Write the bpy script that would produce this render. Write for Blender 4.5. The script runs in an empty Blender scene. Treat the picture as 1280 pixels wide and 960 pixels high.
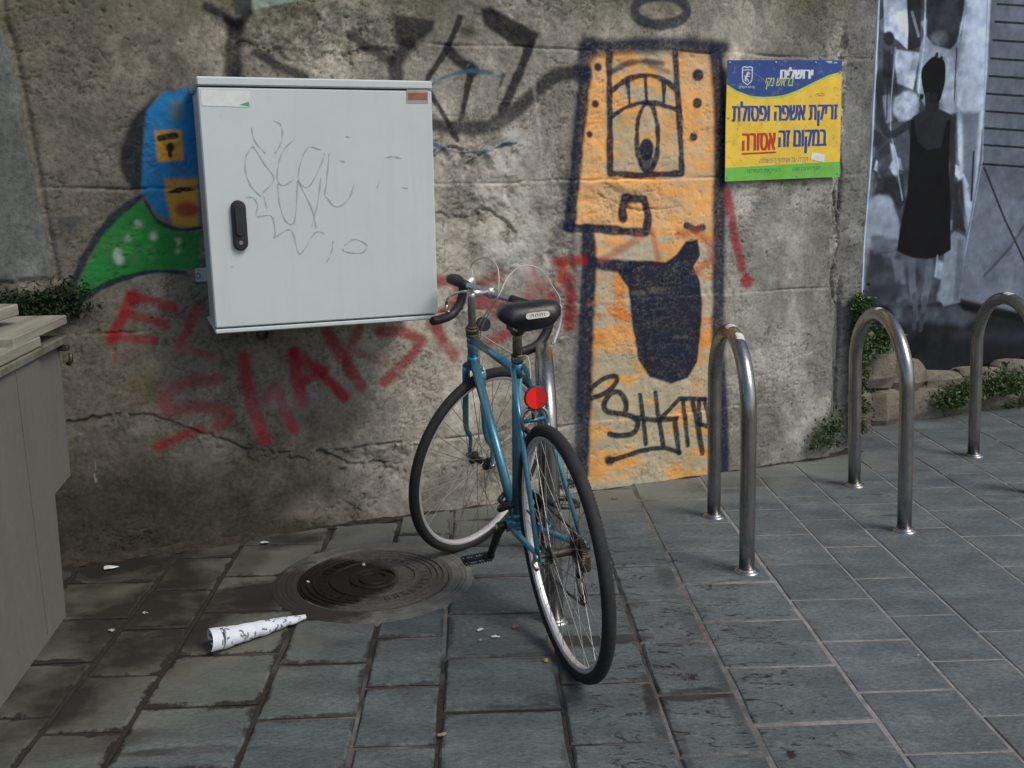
import bpy, math, random
import numpy as np
from mathutils import Vector, Matrix

scene = bpy.context.scene
col = scene.collection
rnd = random.Random(7)

# ------------------------------------------------------------------ camera
FPX, CAM_H = 1225.0, 1.30
_p = math.atan2(265, FPX); _ro = math.atan2(75, 5660)
cf = np.array([0, math.cos(_p), -math.sin(_p)])
_r0 = np.array([1.0, 0, 0]); _u0 = np.cross(_r0, cf)
cr = math.cos(_ro) * _r0 - math.sin(_ro) * _u0
cu = np.cross(cr, cf)
CAM = np.array([0, 0, CAM_H])
cam_data = bpy.data.cameras.new('camera')
cam_data.sensor_width = 36; cam_data.lens = FPX / 1280 * 36
cam_data.clip_start = 0.05; cam_data.clip_end = 2000
cam = bpy.data.objects.new('camera', cam_data); col.objects.link(cam)
cam.matrix_world = Matrix(((cr[0], cu[0], -cf[0], CAM[0]), (cr[1], cu[1], -cf[1], CAM[1]), (cr[2], cu[2], -cf[2], CAM[2]), (0, 0, 0, 1)))
scene.camera = cam

# ------------------------------------------------------------------ light
SUN_EL, SUN_AZ = 50.0, 122.0      # azimuth clockwise from +Y
world = bpy.data.worlds.new('World'); scene.world = world; world.use_nodes = True
wn = world.node_tree.nodes; wl = world.node_tree.links
sky = wn.new('ShaderNodeTexSky'); sky.sky_type = 'NISHITA'; sky.sun_disc = False
sky.sun_elevation = math.radians(SUN_EL); sky.sun_rotation = math.radians(SUN_AZ)
sky.air_density = 1.0; sky.dust_density = 3.0; sky.ozone_density = 0.6
wn['Background'].inputs['Strength'].default_value = 0.085
wl.new(sky.outputs[0], wn['Background'].inputs['Color'])
sd = bpy.data.lights.new('sun', 'SUN'); sd.energy = 1.25; sd.angle = math.radians(24); sd.color = (1.0, 0.95, 0.86)
sun = bpy.data.objects.new('sun', sd); col.objects.link(sun)
_a = math.radians(SUN_AZ); _e = math.radians(SUN_EL)
sun.rotation_euler = Vector((math.sin(_a) * math.cos(_e), math.cos(_a) * math.cos(_e), math.sin(_e))).to_track_quat('Z', 'Y').to_euler()
scene.view_settings.view_transform = 'Standard'; scene.view_settings.look = 'None'
scene.view_settings.exposure = 0.52; scene.view_settings.gamma = 1.0

# ------------------------------------------------------------------ survey of the photograph: pixel (1280 x 960) -> metres on a real surface
def ray(x, y): return cf + cr * (x - 640) / FPX - cu * (y - 480) / FPX
def gnd(x, y, z=0.0):
    d = ray(x, y); return CAM + (z - CAM_H) / d[2] * d
WA = math.radians(21)
wv = np.array([math.cos(WA), math.sin(WA), 0]); wnrm = np.array([math.sin(WA), -math.cos(WA), 0])
WP = np.array([.363, 3.925, 0]) - wv * .363 / math.cos(WA)
def wall_sz(x, y, D=0.0):
    d = ray(x, y); t = ((WP + wnrm * D - CAM) @ wnrm) / (d @ wnrm); P = CAM + t * d
    return float((P - WP) @ wv), float(P[2])
def wall_scale(x, y, D=0.0):                 # metres per photograph pixel on the wall
    d = ray(x, y); t = ((WP + wnrm * D - CAM) @ wnrm) / (d @ wnrm); return t / FPX
def WX(s, z, D=0.0):
    return WP + wv * s + wnrm * D + np.array([0, 0, z])
WALL_M = Matrix(((wv[0], 0, wnrm[0], WP[0]), (wv[1], 0, wnrm[1], WP[1]), (0, 1, 0, 0), (0, 0, 0, 1)))   # local (s, z, out)

# ------------------------------------------------------------------ helpers
def tag(o, label=None, cat=None, group=None, kind=None):
    if label: o['label'] = label
    if cat: o['category'] = cat
    if group: o['group'] = group
    if kind: o['kind'] = kind
    return o
def empty(name, M=None):
    o = bpy.data.objects.new(name, None); o.empty_display_size = .1; col.objects.link(o)
    if M is not None: o.matrix_world = M
    return o
def link(name, me, mat=None, parent=None, M=None):
    if mat is not None and not me.materials: me.materials.append(mat)
    o = bpy.data.objects.new(name, me); col.objects.link(o)
    if parent is not None: o.parent = parent
    if M is not None: o.matrix_local = M
    return o
class MB:
    def __init__(s): s.v = []; s.f = []; s.sm = []
    def add(s, v, f, smooth=False):
        b = len(s.v); s.v += [tuple(map(float, p)) for p in v]; s.f += [tuple(b + i for i in q) for q in f]; s.sm += [smooth] * len(f)
    def mesh(s, name):
        me = bpy.data.meshes.new(name); me.from_pydata(s.v, [], s.f)
        me.polygons.foreach_set('use_smooth', s.sm); me.update(); return me
    def build(s, name, mat, parent=None, M=None): return link(name, s.mesh(name), mat, parent, M)
    def box(s, x0, x1, y0, y1, z0, z1, b=0.0, T=None):
        if b <= 0:
            v = [(x, y, z) for z in (z0, z1) for y in (y0, y1) for x in (x0, x1)]
            f = [(0, 2, 3, 1), (4, 5, 7, 6), (0, 1, 5, 4), (2, 6, 7, 3), (0, 4, 6, 2), (1, 3, 7, 5)]
        else:
            v = []; idx = {}
            for i in (0, 1):
                for j in (0, 1):
                    for k in (0, 1):
                        X = (x0, x1)[i]; Y = (y0, y1)[j]; Z = (z0, z1)[k]
                        dx, dy, dz = (b, -b)[i], (b, -b)[j], (b, -b)[k]
                        for a, p in (('x', (X, Y + dy, Z + dz)), ('y', (X + dx, Y, Z + dz)), ('z', (X + dx, Y + dy, Z))):
                            idx[(i, j, k, a)] = len(v); v.append(p)
            f = []
            g = lambda i, j, k, a: idx[(i, j, k, a)]
            for i in (0, 1):
                f.append((g(i,0,0,'x'), g(i,1,0,'x'), g(i,1,1,'x'), g(i,0,1,'x'))); f.append((g(0,i,0,'y'), g(1,i,0,'y'), g(1,i,1,'y'), g(0,i,1,'y'))); f.append((g(0,0,i,'z'), g(1,0,i,'z'), g(1,1,i,'z'), g(0,1,i,'z')))
                for j in (0, 1):
                    f.append((g(i,j,0,'x'), g(i,j,1,'x'), g(i,j,1,'y'), g(i,j,0,'y')))
                    f.append((g(i,0,j,'x'), g(i,1,j,'x'), g(i,1,j,'z'), g(i,0,j,'z')))
                    f.append((g(0,i,j,'y'), g(1,i,j,'y'), g(1,i,j,'z'), g(0,i,j,'z')))
                    for k in (0, 1): f.append((g(i,j,k,'x'), g(i,j,k,'y'), g(i,j,k,'z')))
            c = np.array([(x0+x1)/2, (y0+y1)/2, (z0+z1)/2]); A = np.array(v)
            ff = []
            for q in f:
                n = np.cross(A[q[1]] - A[q[0]], A[q[2]] - A[q[0]])
                ff.append(q if n @ (A[list(q)].mean(0) - c) > 0 else q[::-1])
            f = ff
        if T is not None: v = [T(p) for p in v]
        s.add(v, f); return s
    def tube(s, pts, r, n=12, closed=False, cap=True, flat=1.0, up=None):
        P = np.array(pts, float); m = len(P); R = np.full(m, float(r)) if np.isscalar(r) else np.array(r, float)
        if closed: T = np.roll(P, -1, 0) - np.roll(P, 1, 0)
        else: T = np.gradient(P, axis=0)
        T /= np.linalg.norm(T, axis=1)[:, None] + 1e-12
        a = np.array(up, float) if up is not None else (np.array([0, 0, 1.0]) if abs(T[0][2]) < .9 else np.array([1.0, 0, 0]))
        N = a - T[0] * (a @ T[0]); N /= np.linalg.norm(N); v = []
        for i in range(m):
            N = N - T[i] * (N @ T[i]); N /= np.linalg.norm(N) + 1e-12; B = np.cross(T[i], N)
            for k in range(n):
                t = 2 * math.pi * k / n; v.append(P[i] + R[i] * (math.cos(t) * N + math.sin(t) * flat * B))
        f = []
        for i in range(m if closed else m - 1):
            j = (i + 1) % m
            for k in range(n): k2 = (k + 1) % n; f.append((i*n+k, i*n+k2, j*n+k2, j*n+k))
        s.add(v, f, True)
        if cap and not closed:
            b = len(s.v) - m * n
            s.f.append(tuple(b + k for k in range(n))[::-1]); s.sm.append(False)
            s.f.append(tuple(b + (m-1)*n + k for k in range(n))); s.sm.append(False)
        return s
    def lathe(s, prof, n=48, axis='z', c=(0, 0, 0), smooth=False, wob=None):
        v = []; m = len(prof)
        for i in range(n):
            t = 2 * math.pi * i / n; ct, st = math.cos(t), math.sin(t)
            for r, h in prof:
                if axis == 'z': p = (r*ct, r*st, h)
                elif axis == 'y': p = (r*ct, h, r*st)
                else: p = (h, r*ct, r*st)
                v.append((p[0]+c[0], p[1]+c[1], p[2]+c[2]))
        f = []
        for i in range(n):
            j = (i+1) % n
            for k in range(m-1): f.append((i*m+k, j*m+k, j*m+k+1, i*m+k+1))
        s.add(v, f, smooth); return s
    def disc(s, c, nrm, r, n=20, ry=None):
        c = np.array(c, float); nrm = np.array(nrm, float) / np.linalg.norm(nrm)
        a = np.array([0, 0, 1.0]) if abs(nrm[2]) < .9 else np.array([1.0, 0, 0])
        A = np.cross(a, nrm); A /= np.linalg.norm(A); B = np.cross(nrm, A)
        s.add([c + r*math.cos(2*math.pi*k/n)*A + (ry or r)*math.sin(2*math.pi*k/n)*B for k in range(n)], [tuple(range(n))]); return s
def smooth_pts(pts, k=8):
    P = [np.array(p, float) for p in pts]; P = [2*P[0]-P[1]] + P + [2*P[-1]-P[-2]]; out = []
    for i in range(1, len(P)-2):
        for j in range(k):
            t = j / k; a, b, c, d = P[i-1:i+3]
            out.append(.5*((2*b)+(-a+c)*t+(2*a-5*b+4*c-d)*t*t+(-a+3*b-3*c+d)*t**3))
    out.append(P[-2]); return out

# ---- materials
class NT:
    def __init__(s, name, rough=.8, metal=0.0, spec=None):
        s.m = bpy.data.materials.new(name); s.m.use_nodes = True; s.t = s.m.node_tree; s.N = s.t.nodes; s.L = s.t.links
        s.b = s.N['Principled BSDF']; s.b.inputs['Roughness'].default_value = rough; s.b.inputs['Metallic'].default_value = metal
        if spec is not None: s.b.inputs['Specular IOR Level'].default_value = spec
        s.geo = s.N.new('ShaderNodeNewGeometry'); s.tc = s.N.new('ShaderNodeTexCoord'); s.pos = s.geo.outputs['Position']; s.obj = s.tc.outputs['Object']
    def noise(s, scale, detail=5, rough=.6, vec=None, stretch=None, dist=0):
        n = s.N.new('ShaderNodeTexNoise'); n.inputs['Scale'].default_value = scale; n.inputs['Detail'].default_value = detail; n.inputs['Roughness'].default_value = rough; n.inputs['Distortion'].default_value = dist
        v = vec if vec is not None else s.pos
        if stretch:
            mp = s.N.new('ShaderNodeMapping'); mp.inputs['Scale'].default_value = stretch; s.L.new(v, mp.inputs['Vector']); v = mp.outputs[0]
        s.L.new(v, n.inputs['Vector']); return n.outputs['Fac']
    def ramp(s, fac, stops):
        r = s.N.new('ShaderNodeValToRGB'); e = r.color_ramp.elements
        while len(e) < len(stops): e.new(.5)
        for el, (p, c) in zip(e, stops):
            el.position = p; el.color = (*c, 1) if not np.isscalar(c) else (c, c, c, 1)
        s.L.new(fac, r.inputs[0]); return r.outputs[0]
    def mix(s, fac, a, b, mode='MIX'):
        m = s.N.new('ShaderNodeMix'); m.data_type = 'RGBA'; m.blend_type = mode
        for k, v in ((0, fac), (6, a), (7, b)):
            if hasattr(v, 'links'): s.L.new(v, m.inputs[k])
            elif np.isscalar(v): m.inputs[k].default_value = v if k == 0 else (v, v, v, 1)
            else: m.inputs[k].default_value = (*v, 1)
        return m.outputs[2]
    def math(s, op, a, b=0.0, clamp=False):
        m = s.N.new('ShaderNodeMath'); m.operation = op; m.use_clamp = clamp
        for k, v in ((0, a), (1, b)):
            if hasattr(v, 'links'): s.L.new(v, m.inputs[k])
            else: m.inputs[k].default_value = v
        return m.outputs[0]
    def bump(s, h, strength=.3, dist=.01):
        b = s.N.new('ShaderNodeBump'); b.inputs['Strength'].default_value = strength; b.inputs['Distance'].default_value = dist
        s.L.new(h, b.inputs['Height']); s.L.new(b.outputs[0], s.b.inputs['Normal'])
    def attr(s, name):
        a = s.N.new('ShaderNodeAttribute'); a.attribute_name = name; return a
    def color(s, c):
        if hasattr(c, 'links'): s.L.new(c, s.b.inputs['Base Color'])
        else: s.b.inputs['Base Color'].default_value = (*c, 1)
        return s
    def rough(s, c): s.L.new(c, s.b.inputs['Roughness'])
    def blob(s, cx, cy, rx, ry, ang=0, edge=.5, amt=1.0, nz=None):
        """soft irregular patch on the ground"""
        mp = s.N.new('ShaderNodeMapping'); mp.vector_type = 'TEXTURE'
        mp.inputs['Location'].default_value = (cx, cy, 0); mp.inputs['Rotation'].default_value = (0, 0, ang); mp.inputs['Scale'].default_value = (rx, ry, 1000)
        s.L.new(s.pos, mp.inputs['Vector']); l = s.N.new('ShaderNodeVectorMath'); l.operation = 'LENGTH'; s.L.new(mp.outputs[0], l.inputs[0])
        d = s.math('ADD', l.outputs['Value'], s.math('MULTIPLY', s.math('SUBTRACT', nz, .5), 1.6))
        mr = s.N.new('ShaderNodeMapRange'); mr.interpolation_type = 'SMOOTHSTEP'
        mr.inputs['From Min'].default_value = 1 + edge/2; mr.inputs['From Max'].default_value = 1 - edge/2; mr.inputs['To Max'].default_value = amt
        s.L.new(d, mr.inputs['Value']); return mr.outputs[0]
def simple(name, c, rough=.6, metal=0.0, var=.25, scale=30, bump=.1, dist=.002, dirt=None, coat=0):
    t = NT(name, rough, metal)
    n = t.noise(scale, 6, .65, t.obj)
    c = np.array(c, float)
    cc = t.ramp(n, [(.25, tuple(c*(1-var))), (.75, tuple(np.minimum(c*(1+var), 1)))])
    if dirt is not None:
        n2 = t.noise(scale*.35, 6, .7, t.obj); cc = t.mix(t.ramp(n2, [(.5, 0.0), (.68, 1.0)]), cc, dirt)
    t.color(cc); t.rough(t.ramp(t.noise(scale*.7, 4, .6, t.obj), [(.3, max(rough-.12, .05)), (.7, min(rough+.15, 1))]))
    if bump: t.bump(n, bump, dist)
    if coat: t.b.inputs['Coat Weight'].default_value = coat; t.b.inputs['Coat Roughness'].default_value = .2
    return t.m
def vcol(name, rough=.7, rs=40, bump=.1):
    t = NT(name, rough); a = t.attr('paint')
    n = t.noise(rs, 5, .6, t.obj); t.color(t.mix(.25, a.outputs['Color'], t.ramp(n, [(.3, .55), (.7, 1.0)]), 'MULTIPLY'))
    if bump: t.bump(n, bump, .001)
    return t.m

# ---- numpy lattice noise
def vnoise(x, y, seed):
    g = np.random.RandomState(seed).rand(256, 256).astype(np.float32)
    xi = np.floor(x).astype(np.int64); yi = np.floor(y).astype(np.int64); fx = x-xi; fy = y-yi
    fx = fx*fx*(3-2*fx); fy = fy*fy*(3-2*fy); x0 = xi & 255; x1 = (xi+1) & 255; y0 = yi & 255; y1 = (yi+1) & 255
    return (g[x0, y0]*(1-fx)+g[x1, y0]*fx)*(1-fy)+(g[x0, y1]*(1-fx)+g[x1, y1]*fx)*fy
def fbm(x, y, f, o, seed, gain=.5):
    t = 0; a = 1.0; n = 0
    for i in range(o):
        t = t + a*vnoise(x*f+17.3*i, y*f+5.1*i, seed+i); n += a; a *= gain; f *= 2.03
    return t/n
def sstep(a, b, x):
    t = np.clip((x-a)/(b-a), 0, 1); return t*t*(3-2*t)

class Canvas:
    """paint on a flat surface: a grid of points in metres (s, z) carrying colour and coverage"""
    def __init__(c, s0, s1, z0, z1, step, D):
        c.s = np.arange(s0, s1+step*.5, step); c.z = np.arange(z0, z1+step*.5, step); c.D = D; c.step = step
        c.S, c.Z = np.meshgrid(c.s, c.z); c.rgb = np.zeros(c.S.shape+(3,), np.float32); c.a = np.zeros(c.S.shape, np.float32)
        c.wob = (fbm(c.S, c.Z, 22, 3, 91)-.5)*.012
        c.grain = fbm(c.S, c.Z, 120, 2, 77)
    def px(c, pts): return np.array([wall_sz(x, y, c.D) for x, y in pts])
    def sl(c, lo, hi, pad):
        i0 = max(int((lo[0]-pad-c.s[0])/c.step), 0); i1 = min(int((hi[0]+pad-c.s[0])/c.step)+2, len(c.s))
        j0 = max(int((lo[1]-pad-c.z[0])/c.step), 0); j1 = min(int((hi[1]+pad-c.z[0])/c.step)+2, len(c.z))
        return slice(j0, max(j1, j0)), slice(i0, max(i1, i0))
    def put(c, sl, m, color):
        m = m[..., None].astype(np.float32); A = c.a[sl][..., None]; C = c.rgb[sl]
        out = m + A*(1-m); c.rgb[sl] = (np.array(color, np.float32)*m + C*A*(1-m))/np.maximum(out, 1e-5); c.a[sl] = out[..., 0]
    def stroke(c, pts, w, color, alpha=1.0, soft=.35, curve=False, wob=1.0, mod=None):
        if curve: pts = [tuple(p) for p in smooth_pts(pts, 6)]
        P = c.px(pts); W = w*.5*wall_scale(*pts[len(pts)//2], c.D); sl = c.sl(P.min(0), P.max(0), W*2.2)
        S = c.S[sl]; Z = c.Z[sl]
        if S.size == 0: return
        d = np.full(S.shape, 9.0)
        for a, b in zip(P[:-1], P[1:]):
            ab = b-a; t = np.clip(((S-a[0])*ab[0]+(Z-a[1])*ab[1])/(ab@ab+1e-9), 0, 1)
            d = np.minimum(d, np.hypot(S-a[0]-t*ab[0], Z-a[1]-t*ab[1]))
        d = d + c.wob[sl]*wob
        m = 1-sstep(W*(1-soft), W*(1+soft), d)
        if mod is not None: m = m*mod[sl]
        c.put(sl, m*alpha*np.clip(.75+.5*c.grain[sl], 0, 1), color)
    def poly(c, pts, color, alpha=1.0, soft=3.0, mod=None, curve=False):
        if curve: pts = [tuple(p) for p in smooth_pts(list(pts)+[pts[0]], 6)][:-1]
        P = c.px(pts); W = soft*wall_scale(*pts[0], c.D); sl = c.sl(P.min(0), P.max(0), W*2)
        S = c.S[sl]; Z = c.Z[sl]
        if S.size == 0: return
        d = np.full(S.shape, 9.0); ins = np.zeros(S.shape, bool)
        for a, b in zip(P, np.roll(P, -1, 0)):
            ab = b-a; t = np.clip(((S-a[0])*ab[0]+(Z-a[1])*ab[1])/(ab@ab+1e-9), 0, 1)
            d = np.minimum(d, np.hypot(S-a[0]-t*ab[0], Z-a[1]-t*ab[1]))
            cond = ((a[1] > Z) != (b[1] > Z)) & (S < (b[0]-a[0])*(Z-a[1])/(b[1]-a[1]+1e-12)+a[0]); ins ^= cond
        sd_ = np.where(ins, -d, d)+c.wob[sl]*.5*(soft > 1.5)
        m = 1-sstep(-W, W, sd_)
        if mod is not None: m = m*mod[sl]
        c.put(sl, m*alpha, color)
    def ell(c, x, y, rx, ry, color, alpha=1.0, soft=2.0, w=None, mod=None):
        pts = [(x+rx*math.cos(t), y+ry*math.sin(t)) for t in np.linspace(0, 2*math.pi, 25)[:-1]]
        if w: c.stroke(pts+[pts[0]], w, color, alpha)
        else: c.poly(pts, color, alpha, soft, mod)
    def mesh(c, name, disp=None, keep=None):
        nz, ns = c.S.shape; out = np.zeros(c.S.shape) if disp is None else disp
        V = np.stack([c.S, c.Z, out], -1).reshape(-1, 3).astype(np.float32)
        idx = np.arange(nz*ns).reshape(nz, ns)
        F = np.stack([idx[:-1, :-1], idx[:-1, 1:], idx[1:, 1:], idx[1:, :-1]], -1).reshape(-1, 4).astype(np.int32)
        me = bpy.data.meshes.new(name); me.vertices.add(len(V)); me.vertices.foreach_set('co', V.ravel())
        me.loops.add(F.size); me.loops.foreach_set('vertex_index', F.ravel())
        me.polygons.add(len(F)); me.polygons.foreach_set('loop_start', np.arange(0, F.size, 4, dtype=np.int32))
        me.polygons.foreach_set('use_smooth', np.ones(len(F), bool)); me.update(calc_edges=True)
        at = me.attributes.new('paint', 'FLOAT_COLOR', 'POINT')
        at.data.foreach_set('color', np.concatenate([c.rgb, c.a[..., None]], -1).astype(np.float32).ravel())
        return me

#@@STRUCTURE
# ================================================================== THE GROUND
mg = NT('distant_asphalt', .9); mg.color(mg.ramp(mg.noise(3, 8, .7), [(.3, .07), (.7, .12)])); mg.bump(mg.noise(80), .3)
g = MB(); g.add([(-300, -300, -.06), (300, -300, -.06), (300, 300, -.06), (-300, 300, -.06)], [(0, 1, 2, 3)])
tag(g.build('ground', mg.m), kind='structure')

PA = math.radians(2.0)
PAV = Matrix.Rotation(PA, 4, 'Z')
# mortar bed with soil in the joints
mb = NT('joint_mortar', .95)
nz = mb.noise(7, 6, .7); sep = mb.N.new('ShaderNodeSeparateXYZ'); mb.L.new(mb.pos, sep.inputs[0])
clean = mb.math('ADD', mb.math('MULTIPLY', mb.math('SUBTRACT', sep.outputs[0], .32), 2.2), mb.math('MULTIPLY', mb.math('SUBTRACT', nz, .5), 1.8), )
clean = mb.math('MINIMUM', mb.math('MAXIMUM', clean, 0.0), 1.0)
patchy = mb.ramp(mb.noise(2.6, 3, .5), [(.47, 0.0), (.58, .55)])
xr = mb.N.new('ShaderNodeMapRange'); xr.inputs['From Min'].default_value = -.85; xr.inputs['From Max'].default_value = -.35; mb.L.new(sep.outputs[0], xr.inputs['Value'])
clean2 = mb.math('MAXIMUM', clean, mb.math('MULTIPLY', patchy, xr.outputs[0]))
soil = mb.ramp(mb.noise(60, 5, .7), [(.3, (.010, .008, .006)), (.75, (.038, .029, .020))])
mort = mb.ramp(mb.noise(25, 5, .7), [(.3, (.15,.145,.135)), (.7, (.30,.29,.275))])
mb.color(mb.mix(clean2, soil, mort)); mb.bump(mb.noise(140, 4, .7), .6, .004)
bed = MB(); nu, nv = 90, 70; bv = []; bf = []
for j in range(nv+1):
    for i in range(nu+1):
        u = -2.5+6.6*i/nu; v = .2+5.6*j/nv
        bv.append((u, v, -.0028 - .0045*(1-min(max((u-.3)*3, 0), 1)) + .0006*math.sin(u*37+v*23)))
for j in range(nv):
    for i in range(nu): a = j*(nu+1)+i; bf.append((a, a+1, a+nu+2, a+nu+1))
bed.add(bv, bf)
pavement = bed.build('pavement', mb.m); pavement.matrix_world = PAV; tag(pavement, kind='structure')

ms = NT('grey_paving_stone', .72)
oi = ms.N.new('ShaderNodeObjectInfo')
n1 = ms.noise(5, 7, .62, stretch=(1, 2.2, 1)); n2 = ms.noise(55, 5, .7, stretch=(1, 2.0, 1)); n3 = ms.noise(1.3, 4, .5)
base = ms.ramp(n1, [(.28, (.078,.088,.090)), (.50, (.115,.127,.129)), (.72, (.170,.180,.180))])
base = ms.mix(.75, base, ms.ramp(n2, [(.32, .35), (.66, 1.1)]), 'MULTIPLY'); base = ms.mix(.6, base, ms.ramp(ms.noise(170, 4, .8), [(.35, .5), (.65, 1.15)]), 'MULTIPLY')
base = ms.mix(.4, base, ms.ramp(oi.outputs['Random'], [(0, (.60, .64, .64)), (.5, (.9, .88, .84)), (1, (1.05, 1.05, 1.05))]), 'MULTIPLY')
# bluer and cleaner towards the right, brown earth worn in on the left
sp = ms.N.new('ShaderNodeSeparateXYZ'); ms.L.new(ms.pos, sp.inputs[0])
nb = ms.noise(3.2, 9, .72); nbf = ms.noise(11, 8, .75); nb = ms.math('ADD', ms.math('MULTIPLY', nb, .65), ms.math('MULTIPLY', nbf, .35))
gx = gnd
stains = []
def st(px, py, rx, ry, ang=0, amt=1.0, edge=.5):
    p = gnd(px, py); stains.append(ms.blob(p[0], p[1], rx, ry, ang, edge, amt, nb if max(rx, ry) > .25 else nbf))
brown = ms.blob(-1.45, 2.9, .80, 1.0, 0, .9, .85, nb)
pale = ms.blob(gnd(700, 620)[0], gnd(700, 620)[1], 1.6, .28, .33, .8, .55, nb)
bluer = ms.blob(1.6, 2.9, 1.25, 1.7, 0, 1.6, .8, nb)
base = ms.mix(bluer, base, (1.27, 1.25, 1.33), 'MULTIPLY')
base = ms.mix(pale, base, (.21, .20, .165)); base = ms.mix(brown, base, (.135, .120, .088)); base = ms.mix(1.0, base, (.98, 1.08, 1.09), 'MULTIPLY')
st(110, 715, .50, .40, .2, .97); st(60, 830, .36, .40, .3, .9); st(150, 790, .34, .26, .4, .95); st(70, 880, .30, .13, .9, .95); st(130, 840, .24, .10, .9, .8)
st(250, 690, .50, .10, .35, .9); st(325, 745, .20, .12, .1, .95); st(300, 700, .10, .16, .1, .7); st(30, 940, .3, .06, .2, .7)
st(822, 885, .030, .17, .05, .95, .5); st(848, 925, .02, .12, .05, .8, .6); st(860, 762, .05, .16, .03, .6, .6); st(870, 868, .10, .030, .1, .95, .4); st(845, 742, .035, .22, .06, .55, .9)
st(735, 800, .18, .040, .05, .8, .5); st(850, 830, .14, .04, .1, .35); st(918, 880, .02, .22, .02, .55, .9)
st(875, 677, .14, .022, .05, .5); st(915, 605, .2, .09, .3, .45); st(700, 862, .13, .03, .6, .5); st(240, 938, .17, .018, .05, .8)
st(1068, 622, .03, .02, 0, .8); st(1095, 618, .03, .012, 0, .8); st(1112, 644, .035, .012, 0, .8); st(640, 770, .03, .02, 0, .3)
dk = stains[0]
for q in stains[1:]: dk = ms.math('MAXIMUM', dk, q)
brk = ms.ramp(ms.noise(2.3, 5, .6), [(.40, .35), (.56, 1.0)]); dk = ms.math('MULTIPLY', dk, brk)
# short black seep marks along the dirty lane between bicycle and racks
seep = ms.ramp(ms.noise(11, 8, .78, stretch=(1, 2.2, 1), dist=1.2), [(.555, 0.0), (.59, 1.0)])
lane = ms.blob(.47, 2.35, .33, .95, .06, .6, 1.0, nb)
dk = ms.math('MAXIMUM', dk, ms.math('MULTIPLY', seep, lane))
# soil creeping from the joints over the slab edges, mostly on the dirtier left side
sg = ms.N.new('ShaderNodeSeparateXYZ'); ms.L.new(ms.tc.outputs['Generated'], sg.inputs[0])
ex = ms.math('SUBTRACT', .5, ms.math('ABSOLUTE', ms.math('SUBTRACT', sg.outputs[0], .5))); ey = ms.math('SUBTRACT', .5, ms.math('ABSOLUTE', ms.math('SUBTRACT', sg.outputs[1], .5)))
ed = ms.math('MINIMUM', ex, ey); edn = ms.math('ADD', ed, ms.math('MULTIPLY', ms.math('SUBTRACT', .52, ms.noise(7, 8, .75)), .42))
em = ms.ramp(edn, [(.015, 1.0), (.055, 0.0)]); xr = ms.N.new('ShaderNodeMapRange'); xr.inputs['From Min'].default_value = .75; xr.inputs['From Max'].default_value = -.7; xr.inputs['To Min'].default_value = .12; ms.L.new(sp.outputs[0], xr.inputs['Value'])
dk = ms.math('MAXIMUM', dk, ms.math('MULTIPLY', em, xr.outputs[0]))
base = ms.mix(dk, base, (.012, .0095, .007))
ms.color(base)
ms.rough(ms.ramp(n1, [(.3, .62), (.7, .85)]))
ms.bump(ms.math('ADD', ms.math('MULTIPLY', n2, .6), n1), .55, .006)
COLS = []      # column edges in metres across, repeating 30.5 / 25 / 20.5 cm
edges = [-.865, -.566, -.314, -.112, .194, .436, .638, .945, 1.199, 1.408, 1.722, 1.989]
phase = [None, .077, .195, .140, .015, .130, .055, .188, .045, .188, .075, .255, .148, .015]
lst = [-1.90, -1.62, -1.37, -1.07] + edges + [2.195, 2.50, 2.755, 2.96, 3.27, 3.52]
ph = [.1, .2, .05, .245] + [.06, .195, .140, .0, .125, .055, .188, .045, .188, .0, .0, .155, .0, .1, .2, .05, .12]
ph[4:4+11] = [.077, .005, .145, .012, .127, .063, .185, .043, .188, .075, .255]
ph[15:] = [.147, .02, .11, .2, .05, .16]
PL = .2735
ph = [p for p in ph]
ph[3] = .245 - 0.0; 
slab_mesh = {}
mh_c = gnd(467, 724); MH = np.array([mh_c[0], mh_c[1]])
nslab = 0
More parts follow.
